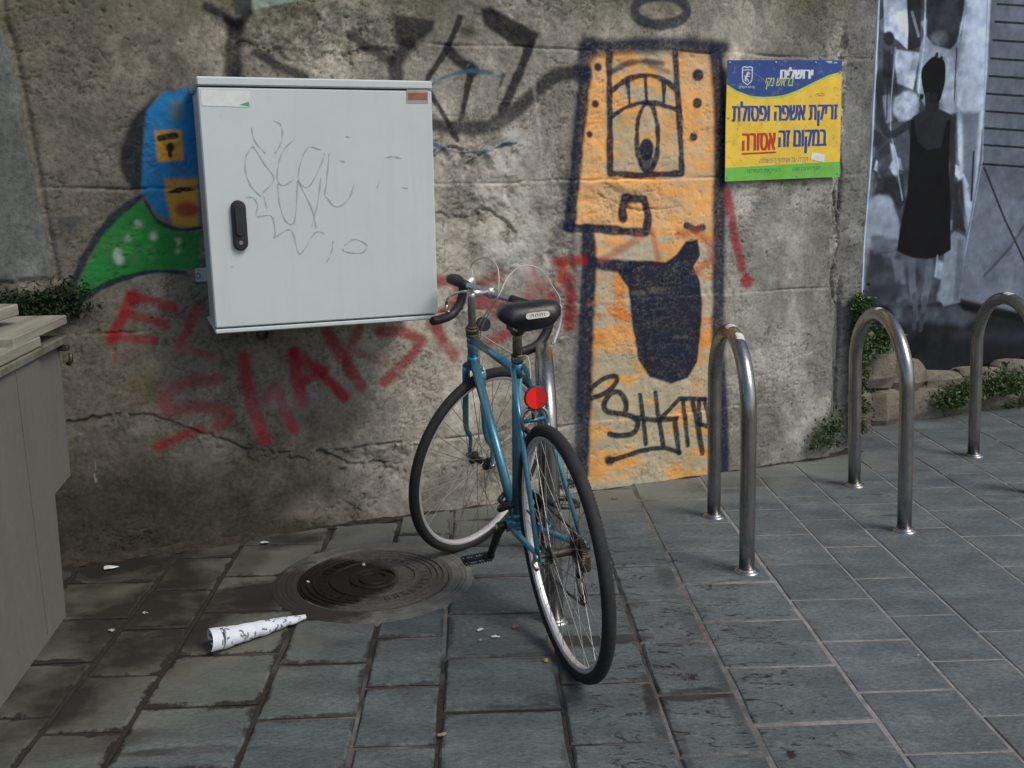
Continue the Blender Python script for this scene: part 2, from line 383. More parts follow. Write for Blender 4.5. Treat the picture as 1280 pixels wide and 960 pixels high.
for c_ in range(len(lst)-1):
    u0, u1 = lst[c_], lst[c_+1]; w_ = u1-u0
    gap = .014 if c_ < 8 else (.009 if c_ < 11 else .0070)
    k = 0; v = 1.25 + ((ph[c_] - 1.25) % PL)
    while v < 5.4:
        L = PL
        if 1.70 < u0 < 1.73: L = PL
        if abs(u0-1.408) < .01 and 2.5 < v < 2.8: L = PL*3          # the one long slab in front of the second rack
        cu_, cv_ = (u0+u1)/2, v+L/2
        P = PAV @ Vector((cu_, cv_, 0)); P = np.array(P)
        sw = (P-WP) @ wnrm; ss = (P-WP) @ wv
        lim = -.10 if ss < 1.72 else -.52
        # only what the photograph shows, plus a margin
        d = P-CAM; zc = d @ cf; px = 640+FPX*(d @ cr)/zc if zc > .2 else 9e9; py = 480-FPX*(d @ cu)/zc if zc > .2 else 9e9
        vis = zc > .5 and -150 < px < 1420 and py < 1090
        inmh = math.hypot(P[0]-MH[0], P[1]-MH[1]) < .16
        if sw > lim and vis and not inmh:
            far = 0
            key = (round(w_, 3), round(L, 3), gap, k % 3)
            if key not in slab_mesh:
                r2 = random.Random(hash(key[:3]) % 1000 + k); m = MB()
                a, b = w_/2-gap/2, L/2-gap/2; ch = .003 if gap < .008 else .006
                top = [(-a+ch, -b+ch), (a-ch, -b+ch), (a-ch, b-ch), (-a+ch, b-ch)]
                j = lambda q: r2.uniform(-q, q)
                q_ = .001 if gap < .008 else .003
                mid = [(-a+j(q_), -b+j(q_)), (j(.02), -b+j(q_)), (a+j(q_), -b+j(q_)), (a+j(q_), j(.02)), (a+j(q_), b+j(q_)), (j(.02), b+j(q_)), (-a+j(q_), b+j(q_)), (-a+j(q_), j(.02))]
                tv = [(x*(1-ch/a), y*(1-ch/b), 0) for x, y in mid]; sv = [(x, y, -ch*.8) for x, y in mid]; bv_ = [(x, y, -.045) for x, y in mid]
                V_ = tv+sv+bv_; F_ = [tuple(range(8))]
                for i in range(8):
                    i2 = (i+1) % 8; F_ += [(i, 8+i, 8+i2, i2), (8+i, 16+i, 16+i2, 8+i2)]
                m.add(V_, F_); me = m.mesh('paving_slab'); me.materials.append(ms.m); slab_mesh[key] = me
            tilt = .006 if c_ < 9 else .0018
            M = Matrix.Translation((cu_, cv_, rnd.uniform(-.0012, .0012))) @ Matrix.Rotation(rnd.uniform(-tilt, tilt), 4, 'X') @ Matrix.Rotation(rnd.uniform(-tilt, tilt), 4, 'Y') @ Matrix.Rotation(rnd.uniform(-.004, .004)*(c_ < 9), 4, 'Z')
            link('paving_slab', slab_mesh[key], None, pavement, M); nslab += 1
        v += L; k += 1
print('slabs', nslab)

# ------------------------------------------------------------------ the concrete wall
S0, S1, Z0, Z1 = -2.45, 1.70, -.08, 2.30
cv = Canvas(S0, S1, Z0, Z1, .0045, 0.0)
S, Z = cv.S, cv.Z
NAVY = (.012, .020, .040); BLK = (.022, .022, .024); RED = (.28, .014, .028)
mott = fbm(S, Z, 14, 4, 5); mott2 = fbm(S, Z, 40, 3, 9); big = fbm(S, Z, 2.2, 4, 12)
# --- left figure in a blue hood and green shirt
q3 = lambda pts: [(60+x/3, 80+y/3) for x, y in pts]
cv.poly(q3([(410,115),(330,190),(285,280),(268,370),(300,450),(352,465),(362,300),(372,200)]), (.020,.026,.030), .97, 4, curve=True)
cv.poly(q3([(368,180),(430,110),(560,80),(560,600),(410,565),(350,480),(358,300)]), (.018,.17,.40), .97, 3, mod=np.clip(.65+mott, 0, 1))
cv.ell(60+480/3, 80+175/3, 10, 14, (.10,.13,.10), .7, 4)
cv.poly(q3([(400,250),(500,245),(507,360),(412,366)]), (.52,.27,.022), .95, 2.5)
cv.stroke(q3([(420,278),(478,266)]), 7, BLK); cv.ell(60+458/3, 80+312/3, 5, 6, BLK); cv.stroke(q3([(458,312),(458,345)]), 3, BLK)
cv.poly(q3([(440,432),(560,430),(560,612),(470,604),(440,500)]), (.50,.27,.03), .95, 4)
cv.stroke(q3([(455,482),(500,470),(550,470)]), 4, BLK); cv.ell(60+520/3, 80+545/3, 15, 9, (.30,.055,.035), .9, 4)
cv.poly(q3([(345,510),(400,570),(450,620),(570,630),(570,770),(480,775),(330,790),(200,840),(105,905),(125,800),(200,640),(270,560)]), (.022,.20,.045), .96, 3, mod=np.clip(.6+mott, 0, 1))
for x, y, r in ((340,600,5),(300,655,4),(262,712,6),(268,735,5),(395,648,5),(390,708,6),(485,665,4),(488,700,3)): cv.ell(60+x/3, 80+y/3, r, r*1.1, (.42,.50,.44), .9, 4, mod=np.clip(mott2*3.2-.9, 0, 1))
for x, y in ((330,640),(375,690),(300,690)): cv.ell(60+x/3, 80+y/3, 8, 7, (.03,.30,.06), .6, 4)
cv.stroke(q3([(345,500),(290,540),(230,590),(150,700),(98,820),(88,905)]), 9, NAVY, .9, .5, True)
cv.stroke(q3([(88,910),(160,860),(280,802),(400,777),(510,782)]), 6, NAVY, .9, .5, True)
cv.stroke(q3([(350,490),(400,575),(440,605),(510,622),(570,612)]), 5, NAVY, .85, .4, True)
cv.stroke(q3([(530,85),(480,100),(430,112)]), 4, (.03,.12,.25), .6, .8)
cv.poly(q3([(20,573),(125,573),(85,632)]), (.065,.07,.07), .85, 1.5)
cv.poly([(938,252),(952,252),(945,263)], (.09,.13,.13), .7, 1.5)
# --- faded black tag along the top
q5 = lambda pts: [(260+x/2.783, y/2.783) for x, y in pts]
FB = (.014,.015,.018)
cv.stroke(q5([(-5,25),(60,55),(98,105),(140,40)]), 11, FB, .92, .6); cv.stroke(q5([(100,100),(88,170),(88,260)]), 21, FB, .92, .5)
cv.poly(q5([(80,-20),(155,-20),(148,42),(95,52)]), (.035,.045,.04), .85, 2)
cv.stroke(q5([(175,185),(250,230),(335,270)]), 13, FB, .88, .6); cv.stroke(q5([(505,120),(560,160),(640,210)]), 13, FB, .8, .6)
cv.poly(q5([(645,45),(790,70),(785,105),(700,170),(655,150)]), FB, .85, 3); cv.stroke(q5([(700,150),(650,220),(655,270)]), 17, FB, .85, .5)
cv.stroke(q5([(880,60),(840,160),(765,275)]), 8, FB, .9, .4); cv.stroke(q5([(838,170),(880,215),(925,245)]), 15, FB, .9, .4)
cv.stroke(q5([(918,240),(900,330),(880,415)]), 8, FB, .9, .4); cv.stroke(q5([(775,325),(820,400),(868,488)]), 7, FB, .9, .4)
cv.ell(260+905/2.783, 105/2.783, 10, 8, FB, .65, 5)
cv.poly(q5([(950,25),(985,20),(1155,115),(1130,172),(1070,160),(965,85)]), FB, .92, 3)
cv.stroke(q5([(1125,150),(1085,250),(1025,385)]), 12, FB, .92, .4); cv.stroke(q5([(1030,260),(1015,300)]), 5, FB, .6)
cv.stroke(q5([(770,432),(870,445),(970,440),(1060,395),(1150,310),(1210,265),(1280,250)]), 17, FB, .85, .45, True)
BL = (.035,.12,.20)
cv.stroke(q5([(770,300),(830,265),(900,248),(970,250),(1020,268)]), 4, BL, .8, .6, True); cv.stroke(q5([(775,500),(860,530),(960,525),(1040,500),(1095,468)]), 4.5, BL, .9, .4, True)
cv.stroke(q5([(780,400),(840,400),(930,400),(985,460)]), 3, BL, .4, .6, True)
cv.poly([(313,-8),(318,12),(350,5),(385,-2),(392,-8)], (.26,.35,.29), .9, 1.5)
# --- orange tower figure
body = np.clip(.35+1.2*mott, 0, 1)
cv.poly([(731,60),(897,60),(900,288),(897,600),(727,608),(731,400),(737,300),(712,285)], (.56,.49,.33), .88, 4, mod=np.clip(.6+.7*mott2, 0, 1))
o1 = sstep(.44, .60, fbm(S, Z*1.3, 14, 5, 21, .65)); o2 = sstep(.42, .62, fbm(S, Z*2.2, 7, 3, 33))
cv.poly([(733,62),(897,62),(900,300),(716,288)], (.90,.45,.14), .94, 4, mod=o1)
cv.poly([(733,62),(760,62),(758,220),(850,225),(850,62),(897,62),(900,290),(850,292),(716,288)], (.92,.48,.17), .6, 4, mod=body)
cv.poly([(768,140),(845,140),(848,212),(768,212)], (.55,.40,.22), .5, 4, mod=body)
cv.poly([(738,292),(895,292),(893,440),(733,440)], (.92,.41,.09), .75, 8, mod=o2)
cv.poly([(733,440),(893,440),(893,600),(733,600)], (.90,.43,.09), .75, 8, mod=sstep(.55, .72, fbm(S, Z*2.5, 8, 3, 37)))
cv.stroke([(738,430),(735,520),(740,598)], 16, (.62,.30,.08), .55, .9); cv.stroke([(873,380),(876,450)], 11, (.72,.30,.07), .5, .9)
for x, y in ((741,350),(741,372),(741,395),(880,345),(880,400),(880,425),(742,420)): cv.stroke([(x-8,y),(x+8,y)], 8, (.75,.26,.05), .6, .8)
cv.stroke([(772,345),(776,395)], 15, (.78,.27,.04), .75, .7); cv.stroke([(762,388),(784,396)], 12, (.80,.25,.03), .8, .6)
cv.stroke([(845,505),(872,500),(868,480)], 14, (.72,.36,.14), .6, .9); cv.stroke([(857,550),(860,580)], 8, (.70,.35,.12), .5, .9)
cv.stroke([(700,352),(707,335),(720,327),(738,324)], 8, (.70,.28,.08), .7, .5, True)
TW = (.012, .021, .045)
cv.ell(825, 13, 33, 18, TW, .85, w=13)
cv.stroke([(731,60),(790,57),(860,57),(903,60)], 19, TW, .93, .6); cv.stroke([(735,58),(726,92)], 24, TW, .88, .6)
cv.stroke([(732,90),(726,150),(718,225),(712,284)], 16, TW, .96, .35, True); cv.stroke([(722,120),(708,240),(704,284)], 10, TW, .45, .9)
cv.stroke([(893,66),(899,120),(901,180),(898,260),(897,330),(896,420),(900,520),(902,600)], 19, TW, .94, .4, True); cv.stroke([(905,70),(907,250)], 10, TW, .4, .9)
cv.stroke([(710,285),(760,287),(808,291),(811,270),(806,249),(782,248),(780,262),(780,274)], 11, TW, .97, .3)
cv.stroke([(735,292),(736,330),(732,400),(729,500),(724,592)], 21, TW, .97, .3, True); cv.stroke([(723,400),(716,590)], 12, (.02,.04,.07), .5, .9)
cv.stroke([(735,326),(760,332),(790,333)], 16, TW, .97, .3)
cv.poly([(772,340),(786,325),(832,327),(845,318),(857,301),(871,299),(874,319),(866,333),(873,350),(876,380),(874,420),(870,452),(858,472),(836,479),(811,471),(797,450),(788,400),(784,360)], TW, .98, 1.6, mod=np.clip(1.35-.5*mott2, 0, 1))
for x, y, a in ((797,366,.5),(822,362,.45),(849,421,.5),(812,402,.25)): cv.stroke([(x-7,y),(x+7,y)], 5, (.30,.26,.17), a*.6, .9)
cv.stroke([(857,282),(868,287),(878,285)], 9, TW, .95, .3)
cv.stroke([(761,62),(762,140),(763,217),(800,219),(853,217),(849,150),(843,66)], 8.5, TW, .95, .3)
cv.stroke([(765,90),(785,79),(808,77),(828,80)], 7, TW, .8, .7, True); cv.stroke([(812,82),(835,90)], 8, (.05,.045,.04), .5, .9)
cv.stroke([(765,113),(783,100),(807,94),(830,100),(847,116)], 6.5, TW, .95, .3, True); cv.stroke([(765,146),(783,134),(813,128),(849,138)], 6.5, TW, .95, .3, True)
for a, b in (((784,102),(787,131)), ((806,98),(808,128)), ((829,102),(830,127))): cv.stroke([a, b], 5.5, TW, .95, .3)
cv.ell(809, 172, 13.5, 43, TW, .95, w=6); cv.ell(808, 187, 9, 14, TW, .97, 1.5); cv.ell(808, 204, 10, 11, TW, .85, 2)
for x, y, r in ((747,84,5),(744,130,4.5),(737,168,4),(872,94,7),(871,129,6),(867,171,5)): cv.ell(x, y, r, r*1.1, TW, .95, 1.5)
q6 = lambda pts: [(740+x/6, 440+y/6) for x, y in pts]
TG = (.012,.022,.030)
for pts, w in (([(-30,320),(0,262),(80,200),(160,178),(182,205),(150,262),(60,320),(-20,345)], 6.5), ([(235,460),(245,380),(200,302),(130,310),(82,390),(112,445),(230,462),(305,490),(332,530),(300,600),(200,622),(122,610)], 7.5)):
    cv.stroke(q6(pts), w, TG, .95, .25, True, .3)
for pts, w in (([(350,320),(372,500),(390,680)], 6.5), ([(465,300),(490,500),(520,690)], 6.5), ([(310,488),(460,505),(620,492)], 7), ([(505,490),(560,440),(640,345),(740,345),(845,352)], 6), ([(605,500),(622,620),(632,745)], 7.5), ([(668,355),(685,520),(700,690)], 6.5), ([(742,360),(765,480),(790,640),(812,748)], 7.5), ([(795,355),(790,540)], 6.5), ([(835,350),(850,430),(862,560)], 6), ([(778,528),(865,555)], 6), ([(110,812),(200,785),(330,738),(440,718),(540,712),(640,745)], 6.5)):
    cv.stroke(q6(pts), w, TG, .95, .25, False, .3)
cv.ell(740+120/6, 440+808/6, 6, 6, TG, .85, 2)
# --- red scrawl
wornr = np.clip(.62+.8*mott2+.6*(fbm(S, Z, 11, 4, 801)-.4), 0, 1)
q7 = lambda pts: [(100+x/2.783, 320+y/2.783) for x, y in pts]
for pts, w, a in (([(185,140),(150,210),(110,290)],13,.85), ([(180,140),(250,155),(325,180)],11,.75), ([(150,200),(220,215),(295,235)],11,.7), ([(110,280),(180,285),(255,292)],10,.65), ([(125,290),(120,370)],4,.4),
    ([(410,180),(380,240),(345,305)],11,.6), ([(345,315),(400,330),(465,352)],9,.5), ([(475,428),(400,430),(330,455),(285,500),(300,535),(400,520),(500,530),(520,560),(480,592)],14,.62), ([(420,600),(350,625),(275,662)],11,.8),
    ([(570,350),(578,430),(600,520),(642,635)],15,.8), ([(650,505),(680,460),(705,520),(742,600)],13,.8), ([(745,335),(750,420),(775,510)],14,.9), ([(745,335),(820,390),(918,488)],13,.9), ([(770,440),(850,395)],11,.85),
    ([(858,262),(905,340),(975,450)],14,.75), ([(970,250),(930,330),(925,400)],11,.6), ([(960,335),(1060,375)],9,.4), ([(1040,262),(1120,262),(1185,292),(1140,360),(1060,435)],13,.8)):
    cv.stroke(q7(pts), w*1.1, RED, a, .6, mod=wornr)
for pts, w, a in (([(540,402),(553,425),(568,445)],13,.85), ([(541,352),(568,350),(577,368),(560,385),(541,396)],12,.75), ([(600,360),(612,350),(625,346)],14,.6), ([(597,376),(612,381),(628,383)],16,.75), ([(600,432),(625,422),(645,410)],14,.7),
    ([(662,336),(664,370)],17,.7), ([(674,350),(690,378)],14,.55), ([(697,328),(727,325)],13,.85), ([(700,330),(703,350)],10,.7), ([(711,345),(714,375),(712,408)],13,.8), ([(690,370),(700,400)],10,.5), ([(908,240),(915,280),(926,335)],11,.88), ([(620,395),(650,392)],10,.5)):
    cv.stroke(pts, w*1.1, RED, a, .6, mod=wornr)
cv.ell(932, 351, 8, 9, RED, .9, 3)
for pts, w, a in (([(750,325),(775,312),(800,297)],9,.6), ([(814,290),(822,322)],8,.6), ([(848,292),(872,290),(887,303),(888,325),(870,338)],10,.6), ([(735,380),(760,378)],5,.4)): cv.stroke(pts, w, (.45,.085,.035), a, .8)
# --- pale smears, the centre ones doubling as a painted glow, and grey overpaint
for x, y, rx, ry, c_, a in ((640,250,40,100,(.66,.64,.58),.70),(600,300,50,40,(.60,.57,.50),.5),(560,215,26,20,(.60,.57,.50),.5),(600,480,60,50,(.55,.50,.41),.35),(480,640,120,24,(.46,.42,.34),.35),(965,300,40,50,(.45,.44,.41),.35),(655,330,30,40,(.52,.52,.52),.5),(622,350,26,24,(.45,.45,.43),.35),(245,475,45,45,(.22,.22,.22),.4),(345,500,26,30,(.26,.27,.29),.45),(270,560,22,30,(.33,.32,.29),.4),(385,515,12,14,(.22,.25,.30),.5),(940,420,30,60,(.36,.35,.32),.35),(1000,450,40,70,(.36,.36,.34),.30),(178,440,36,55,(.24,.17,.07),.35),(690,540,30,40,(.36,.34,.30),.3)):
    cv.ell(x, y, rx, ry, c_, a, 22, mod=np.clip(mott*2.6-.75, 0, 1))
cv.stroke([(667,100),(676,180),(680,300),(690,360)], 5, (.55,.53,.49), .35, .9)
cv.stroke([(985,450),(1013,440)], 1.8, (.55,.53,.49), .7); cv.stroke([(930,395),(940,375)], 1.5, (.55,.53,.49), .5)
cv.stroke([(118,577),(120,586)], 1.8, (.35,.35,.33), .6); cv.stroke([(118,592),(120,602)], 1.8, (.35,.35,.33), .6)
# grime, painted left-side shade, moss and render tones
base_rgb = None
grime_shade_left = sstep(-.40, -1.25, S+(big-.5)*1.3+(mott-.5)*.5)  # brownish left end; the shade there is painted into the tone too
# relief
disp = (fbm(S, Z, 1.6, 3, 41)-.5)*.022 + (fbm(S, Z, 9, 4, 43)-.5)*.010 + (fbm(S, Z, 45, 3, 47)-.5)*.0035
def seam(z0, amp, w, s0=-9, s1=9, step=0.0):
    global disp
    zz = Z-z0-(fbm(S, Z*0, 6, 5, int(z0*100), .6)-.5)*.018
    on = sstep(s0-.05, s0+.05, S)*(1-sstep(s1-.05, s1+.05, S))
    disp = disp - on*amp*np.exp(-(zz/w)**2)*(1.6*sstep(.35, .7, fbm(S, Z, 5, 3, 3+int(z0*50)))) + on*step*sstep(.004, -.004, zz)
seam(1.752, .006, .004, -.3, 9, .003); seam(1.264, .006, .004, step=.004); seam(.785, .006, .0035, step=.003); seam(.288, .007, .004, -.46, 1.2, .005)
for x_ in (705, 1000): 
    s_ = wall_sz(x_, 350)[0]
def crack(pts, amp, w, ledge=0.0):
    global disp
    P = cv.px(smooth_pts(pts, 5)); P[1:-1, 1] += np.random.RandomState(4).uniform(-.006, .006, len(P)-2)
    d = np.full(S.shape, 9.0); sgn = np.zeros(S.shape)
    for a, b in zip(P[:-1], P[1:]):
        ab = b-a; t = np.clip(((S-a[0])*ab[0]+(Z-a[1])*ab[1])/(ab@ab), 0, 1); dd = np.hypot(S-a[0]-t*ab[0], Z-a[1]-t*ab[1]); k = dd < d
        d = np.where(k, dd, d); sgn = np.where(k, np.sign((S-a[0])*ab[1]-(Z-a[1])*ab[0]), sgn)
    n_ = fbm(S, Z, 30, 3, 8)
    d = d+(fbm(S, Z, 60, 3, 9)-.5)*.006; disp = disp - amp*np.exp(-(d/(w*(.2+n_)))**2)*(1.5*sstep(.3, .6, fbm(S, Z, 7, 3, 19)))
    if ledge: disp = disp - ledge*(sgn > 0)*np.exp(-(d/.05)**2)*(n_ > .45)
crack([(60,530),(100,525),(143,516),(204,522),(262,543),(301,557),(351,564),(440,558),(531,548)], .003, .003, .008)
crack([(398,564),(425,573),(441,579),(480,577),(515,580)], .003, .003, .008)
crack([(540,190),(570,184),(600,192),(635,180)], .007, .004, .012)
crack([(120,60),(150,95),(190,110),(230,95)], .004, .003); crack([(545,265),(580,272),(610,262),(640,285)], .006, .004, .008)
crack([(300,50),(350,60),(420,62),(480,58)], .007, .004, .010); crack([(930,180),(935,230),(960,235)], .004, .003)
crack([(1044,240),(1050,300),(1038,350),(1050,420),(1046,500),(1050,560)], .012, .010); crack([(740,690-450),(790,262),(850,258)], .006, .004)
rmask = np.zeros(S.shape)
def rough_patch(x, y, rx, ry, depth):
    global disp, rmask
    s_, z_ = wall_sz(x, y); k = wall_scale(x, y); d = np.hypot((S-s_)/(rx*k), (Z-z_)/(ry*k))+(big-.5)*1.2+(mott-.5)*.8
    m = 1-sstep(.6, 1.2, d); rmask = np.maximum(rmask, m*min(depth*60, 1)); disp = disp - m*(depth*.5+depth*fbm(S, Z, 26, 4, 61, .65)*1.3)
for a in ((590,235,55,50,.014),(400,45,130,40,.014),(150,90,90,40,.006),(700,330,16,110,.010),(480,575,60,16,.007),(1050,180,10,150,.016),(790,268,70,26,.006),(750,262,40,26,.006),(620,300,70,60,.007),(610,120,90,60,.005),(640,20,60,25,.008),(1046,420,8,60,.015),(880,455,40,60,.003),(750,640,200,12,.010)): rough_patch(*a)
pit = fbm(S, Z, 48, 3, 71, .7); disp = disp - .005*sstep(.72, .80, pit)*sstep(.50, .62, big)
e_ = wall_sz(1054, 200)[0]
edge_n = (fbm(S*0, Z, 12, 4, 55)-.5)*.05
disp = disp - .022*sstep(e_-.004, e_+.004, S+edge_n)            # smooth render set back beside the sign
# grey smooth slab of render at the far left
sl_pts = cv.px([(0,25),(12,60),(24,120),(42,215),(66,345)]); bs = np.interp(Z, sl_pts[::-1, 1], sl_pts[::-1, 0])
lft = (1-sstep(-.006, .006, S-bs+(mott-.5)*.02))*sstep(.97, 1.0, Z+(mott-.5)*.05)
disp = np.where(lft > 0, disp*(1-lft)+lft*(.016+(fbm(S, Z, 5, 4, 83)-.5)*.006), disp)
disp = disp - .012*np.exp(-((S-bs-.012)/.012)**2)*(Z > .97)
# second attribute: mineral tone of the concrete (not paint), with the left-side shade put in
tone = np.zeros(S.shape+(4,), np.float32)
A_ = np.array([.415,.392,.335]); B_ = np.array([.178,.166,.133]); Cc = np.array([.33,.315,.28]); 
mixb = np.clip(grime_shade_left*.95+.15*(mott-.5), 0, 1)[..., None]
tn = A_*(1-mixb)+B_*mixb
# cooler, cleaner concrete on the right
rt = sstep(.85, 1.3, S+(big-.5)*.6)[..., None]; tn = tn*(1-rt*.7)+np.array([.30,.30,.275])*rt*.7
low = (sstep(.50, .08, Z+(big-.5)*.5+(mott-.5)*.2)*sstep(.1, -1.1, S))[..., None]; tn = tn*(1-.85*low)+np.array([.050,.045,.035])*.85*low  # lower left darkened: grime plus shade painted into the tone
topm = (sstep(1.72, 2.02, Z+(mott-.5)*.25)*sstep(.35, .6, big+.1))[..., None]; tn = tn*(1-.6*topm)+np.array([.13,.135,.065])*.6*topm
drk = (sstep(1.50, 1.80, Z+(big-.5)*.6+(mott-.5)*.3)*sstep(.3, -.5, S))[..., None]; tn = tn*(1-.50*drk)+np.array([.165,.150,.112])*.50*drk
pale_ = sstep(.44, .62, fbm(S, Z*.6, 3.2, 5, 140, .6)); tn = tn*(1+.42*(pale_-.45)*sstep(-1.0, -.2, S))[..., None]
sm = sstep(e_-.004, e_+.004, S+edge_n)[..., None]; tn = tn*(1-sm)+np.array([.23,.235,.22])*sm
tn = tn*(1-lft[..., None])+np.array([.15,.165,.155])*(.85+.3*big[..., None])*lft[..., None]
und = (fbm(S, Z, 20, 4, 99)-.5)[..., None]; tn = tn*(1+.42*und)*(1-.35*(sstep(.72, .80, pit)*sstep(.50, .62, big))[..., None]); tn = tn*(1+(1.5*(fbm(S, Z, 55, 3, 120, .7)-.5)+.9*(fbm(S, Z, 24, 3, 121)-.55))[..., None]*np.clip(rmask, 0, 1)[..., None]); tn = tn*(1+.35*(sstep(.56, .70, fbm(S, Z*.7, 6, 4, 130))-.4)[..., None])
cav = np.clip((fbm(S, Z, 9, 4, 43)-.5)*2, -1, 1)[..., None]; tn = tn*(1+.12*cav)
vn = fbm(S, Z*1.15, 17, 4, 700, .62); vein = sstep(.030, .008, np.abs(vn-.5))*sstep(.42, .60, fbm(S, Z, 5, 3, 705))
vn2 = fbm(S, Z*1.4, 34, 3, 710, .6); vein2 = sstep(.035, .010, np.abs(vn2-.5))*np.clip(rmask+.8*sstep(.5, .62, fbm(S, Z, 4, 3, 715)), 0, 1)
vein = np.clip(np.maximum(vein, vein2*.9), 0, 1)*(1-lft); disp = disp-.0030*vein; cv.a *= (1-.28*vein)
tn = tn*(1-.42*vein)[..., None]
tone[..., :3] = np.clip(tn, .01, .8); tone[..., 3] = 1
mw = NT('weathered_concrete', .95, spec=.10)
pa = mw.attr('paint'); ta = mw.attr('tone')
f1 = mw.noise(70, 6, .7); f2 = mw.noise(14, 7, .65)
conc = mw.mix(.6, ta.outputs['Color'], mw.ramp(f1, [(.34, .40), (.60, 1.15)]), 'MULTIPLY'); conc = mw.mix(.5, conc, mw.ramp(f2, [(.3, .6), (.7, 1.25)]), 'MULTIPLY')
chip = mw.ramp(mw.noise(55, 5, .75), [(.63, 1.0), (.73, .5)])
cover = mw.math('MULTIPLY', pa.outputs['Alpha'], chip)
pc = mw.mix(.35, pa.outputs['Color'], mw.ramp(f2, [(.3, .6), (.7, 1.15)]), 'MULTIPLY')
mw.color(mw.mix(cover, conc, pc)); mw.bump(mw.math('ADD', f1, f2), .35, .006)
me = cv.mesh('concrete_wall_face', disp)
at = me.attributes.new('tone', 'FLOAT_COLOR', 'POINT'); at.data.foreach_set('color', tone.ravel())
wall = empty('concrete_wall', WALL_M)
tag(wall, 'old cast concrete wall covered in graffiti behind the bicycle and the grey cabinet', 'wall')
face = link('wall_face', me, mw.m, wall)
plain = NT('plain_concrete', .92); pf = plain.noise(12, 7, .7); plain.color(plain.ramp(pf, [(.3, (.15,.145,.125)), (.7, (.26,.25,.22))])); plain.bump(pf, .5, .01)
wb = MB(); wb.box(S1-.004-.32, S1-.012, -.3, Z1, -.42, -.03); wb.box(S0, S1-.33, -.3, Z1, -.42, -.05); wb.box(S0-3.0, S0, -.3, Z1+.25, -.42, -.002); wb.box(S0, S1-.01, Z1-.001, Z1+.25, -.42, -.002)
wb.build('wall_core', plain.m, wall)

#@@RIGHT
# ------------------------------------------------------------------ recessed mural bay on the right
MD = -.50
mu = Canvas(1.86, 3.95, .05, 2.42, .0038, MD); mu.rgb[:] = (.13,.16,.185); mu.a[:] = 1; mu.wob[:] *= .3
P_ = lambda pts, v, soft=1.2, a=1.0, curve=False: mu.poly(pts, (v*.88, v*.98, v*1.12), a, soft, curve=curve)
T_ = lambda pts, w, v, a=1.0, soft=.35, curve=False: mu.stroke(pts, w, (v*.88, v*.98, v*1.12), a, soft, curve, .1)
mf = fbm(mu.S, mu.Z, 7, 5, 301, .6); mfi = fbm(mu.S, mu.Z, 30, 3, 311)
P_([(1100,-60),(1250,-60),(1240,0),(1220,240),(1196,380),(1078,390),(1092,220),(1098,60)], .085)
for i in range(70):       # jumble of pale and dark rags behind the woman
    r_ = random.Random(i+5); x = r_.uniform(1090, 1215); y = r_.uniform(-10, 300); v = r_.choice([.025,.05,.09,.14,.22,.30])
    a0 = r_.uniform(0, 3); n_ = r_.choice([4,5,6]); P_([(x+r_.uniform(3,11)*math.cos(a0+6.28*k/n_), y+r_.uniform(5,17)*math.sin(a0+6.28*k/n_)) for k in range(n_)], v, 1.5, .7)
P_([(1104,-20),(1134,-20),(1136,20),(1134,62),(1122,50),(1105,40)], .50)
P_([(1133,-20),(1152,-20),(1150,58),(1136,64)], .035); T_([(1140,15),(1148,45)], 4, .25, .6)
P_([(1156,40),(1202,45),(1197,140),(1180,150),(1160,140),(1146,112),(1150,60)], .30, 2)
P_([(1160,-20),(1209,-20),(1203,10),(1196,52),(1188,62),(1166,56),(1158,45)], .055, 1.5); mu.ell(1174, 48, 11, 10, (.18,.20,.22), .8, 5)
T_([(1157,-10),(1155,55),(1148,115)], 2.5, .40); T_([(1208,0),(1198,50),(1192,125)], 2.5, .40); T_([(1196,60),(1193,125)], 2, .02)
P_([(1120,62),(1150,66),(1141,112),(1122,104),(1118,80)], .42, 2); P_([(1118,122),(1135,114),(1148,122),(1146,145),(1128,150),(1116,140)], .34, 3, curve=True)
mu.ell(1111, 48, 7, 9, (.03,.03,.035), 1, 2); P_([(1104,60),(1116,68),(1114,98),(1103,96)], .04, 2)
P_([(1212,-60),(1242,-60),(1232,140),(1222,240),(1212,300),(1198,250),(1196,140),(1200,60)], .42, 3); P_([(1202,140),(1225,140),(1216,260),(1204,215)], .17, 4)
T_([(1190,130),(1200,230),(1212,300)], 4, .12, .7, .8)
P_([(1192,205),(1200,208),(1211,232),(1208,236),(1193,218)], .45); P_([(1095,200),(1102,205),(1098,216),(1092,212)], .4)
P_([(1094,245),(1112,243),(1120,270),(1126,295),(1118,320),(1100,318),(1084,330),(1083,262)], .26, 4, curve=True); P_([(1086,312),(1122,310),(1128,370),(1086,385)], .05, 5); P_([(1118,330),(1128,336),(1134,372),(1122,378)], .20, 4)
P_([(1102,317),(1120,314),(1118,332),(1106,330)], .17, 4)
P_([(1196,292),(1208,300),(1206,330),(1202,378),(1180,384),(1172,372),(1178,345),(1186,330),(1188,300)], .20, 3, curve=True); P_([(1172,325),(1184,330),(1178,350),(1168,345)], .30, 3)
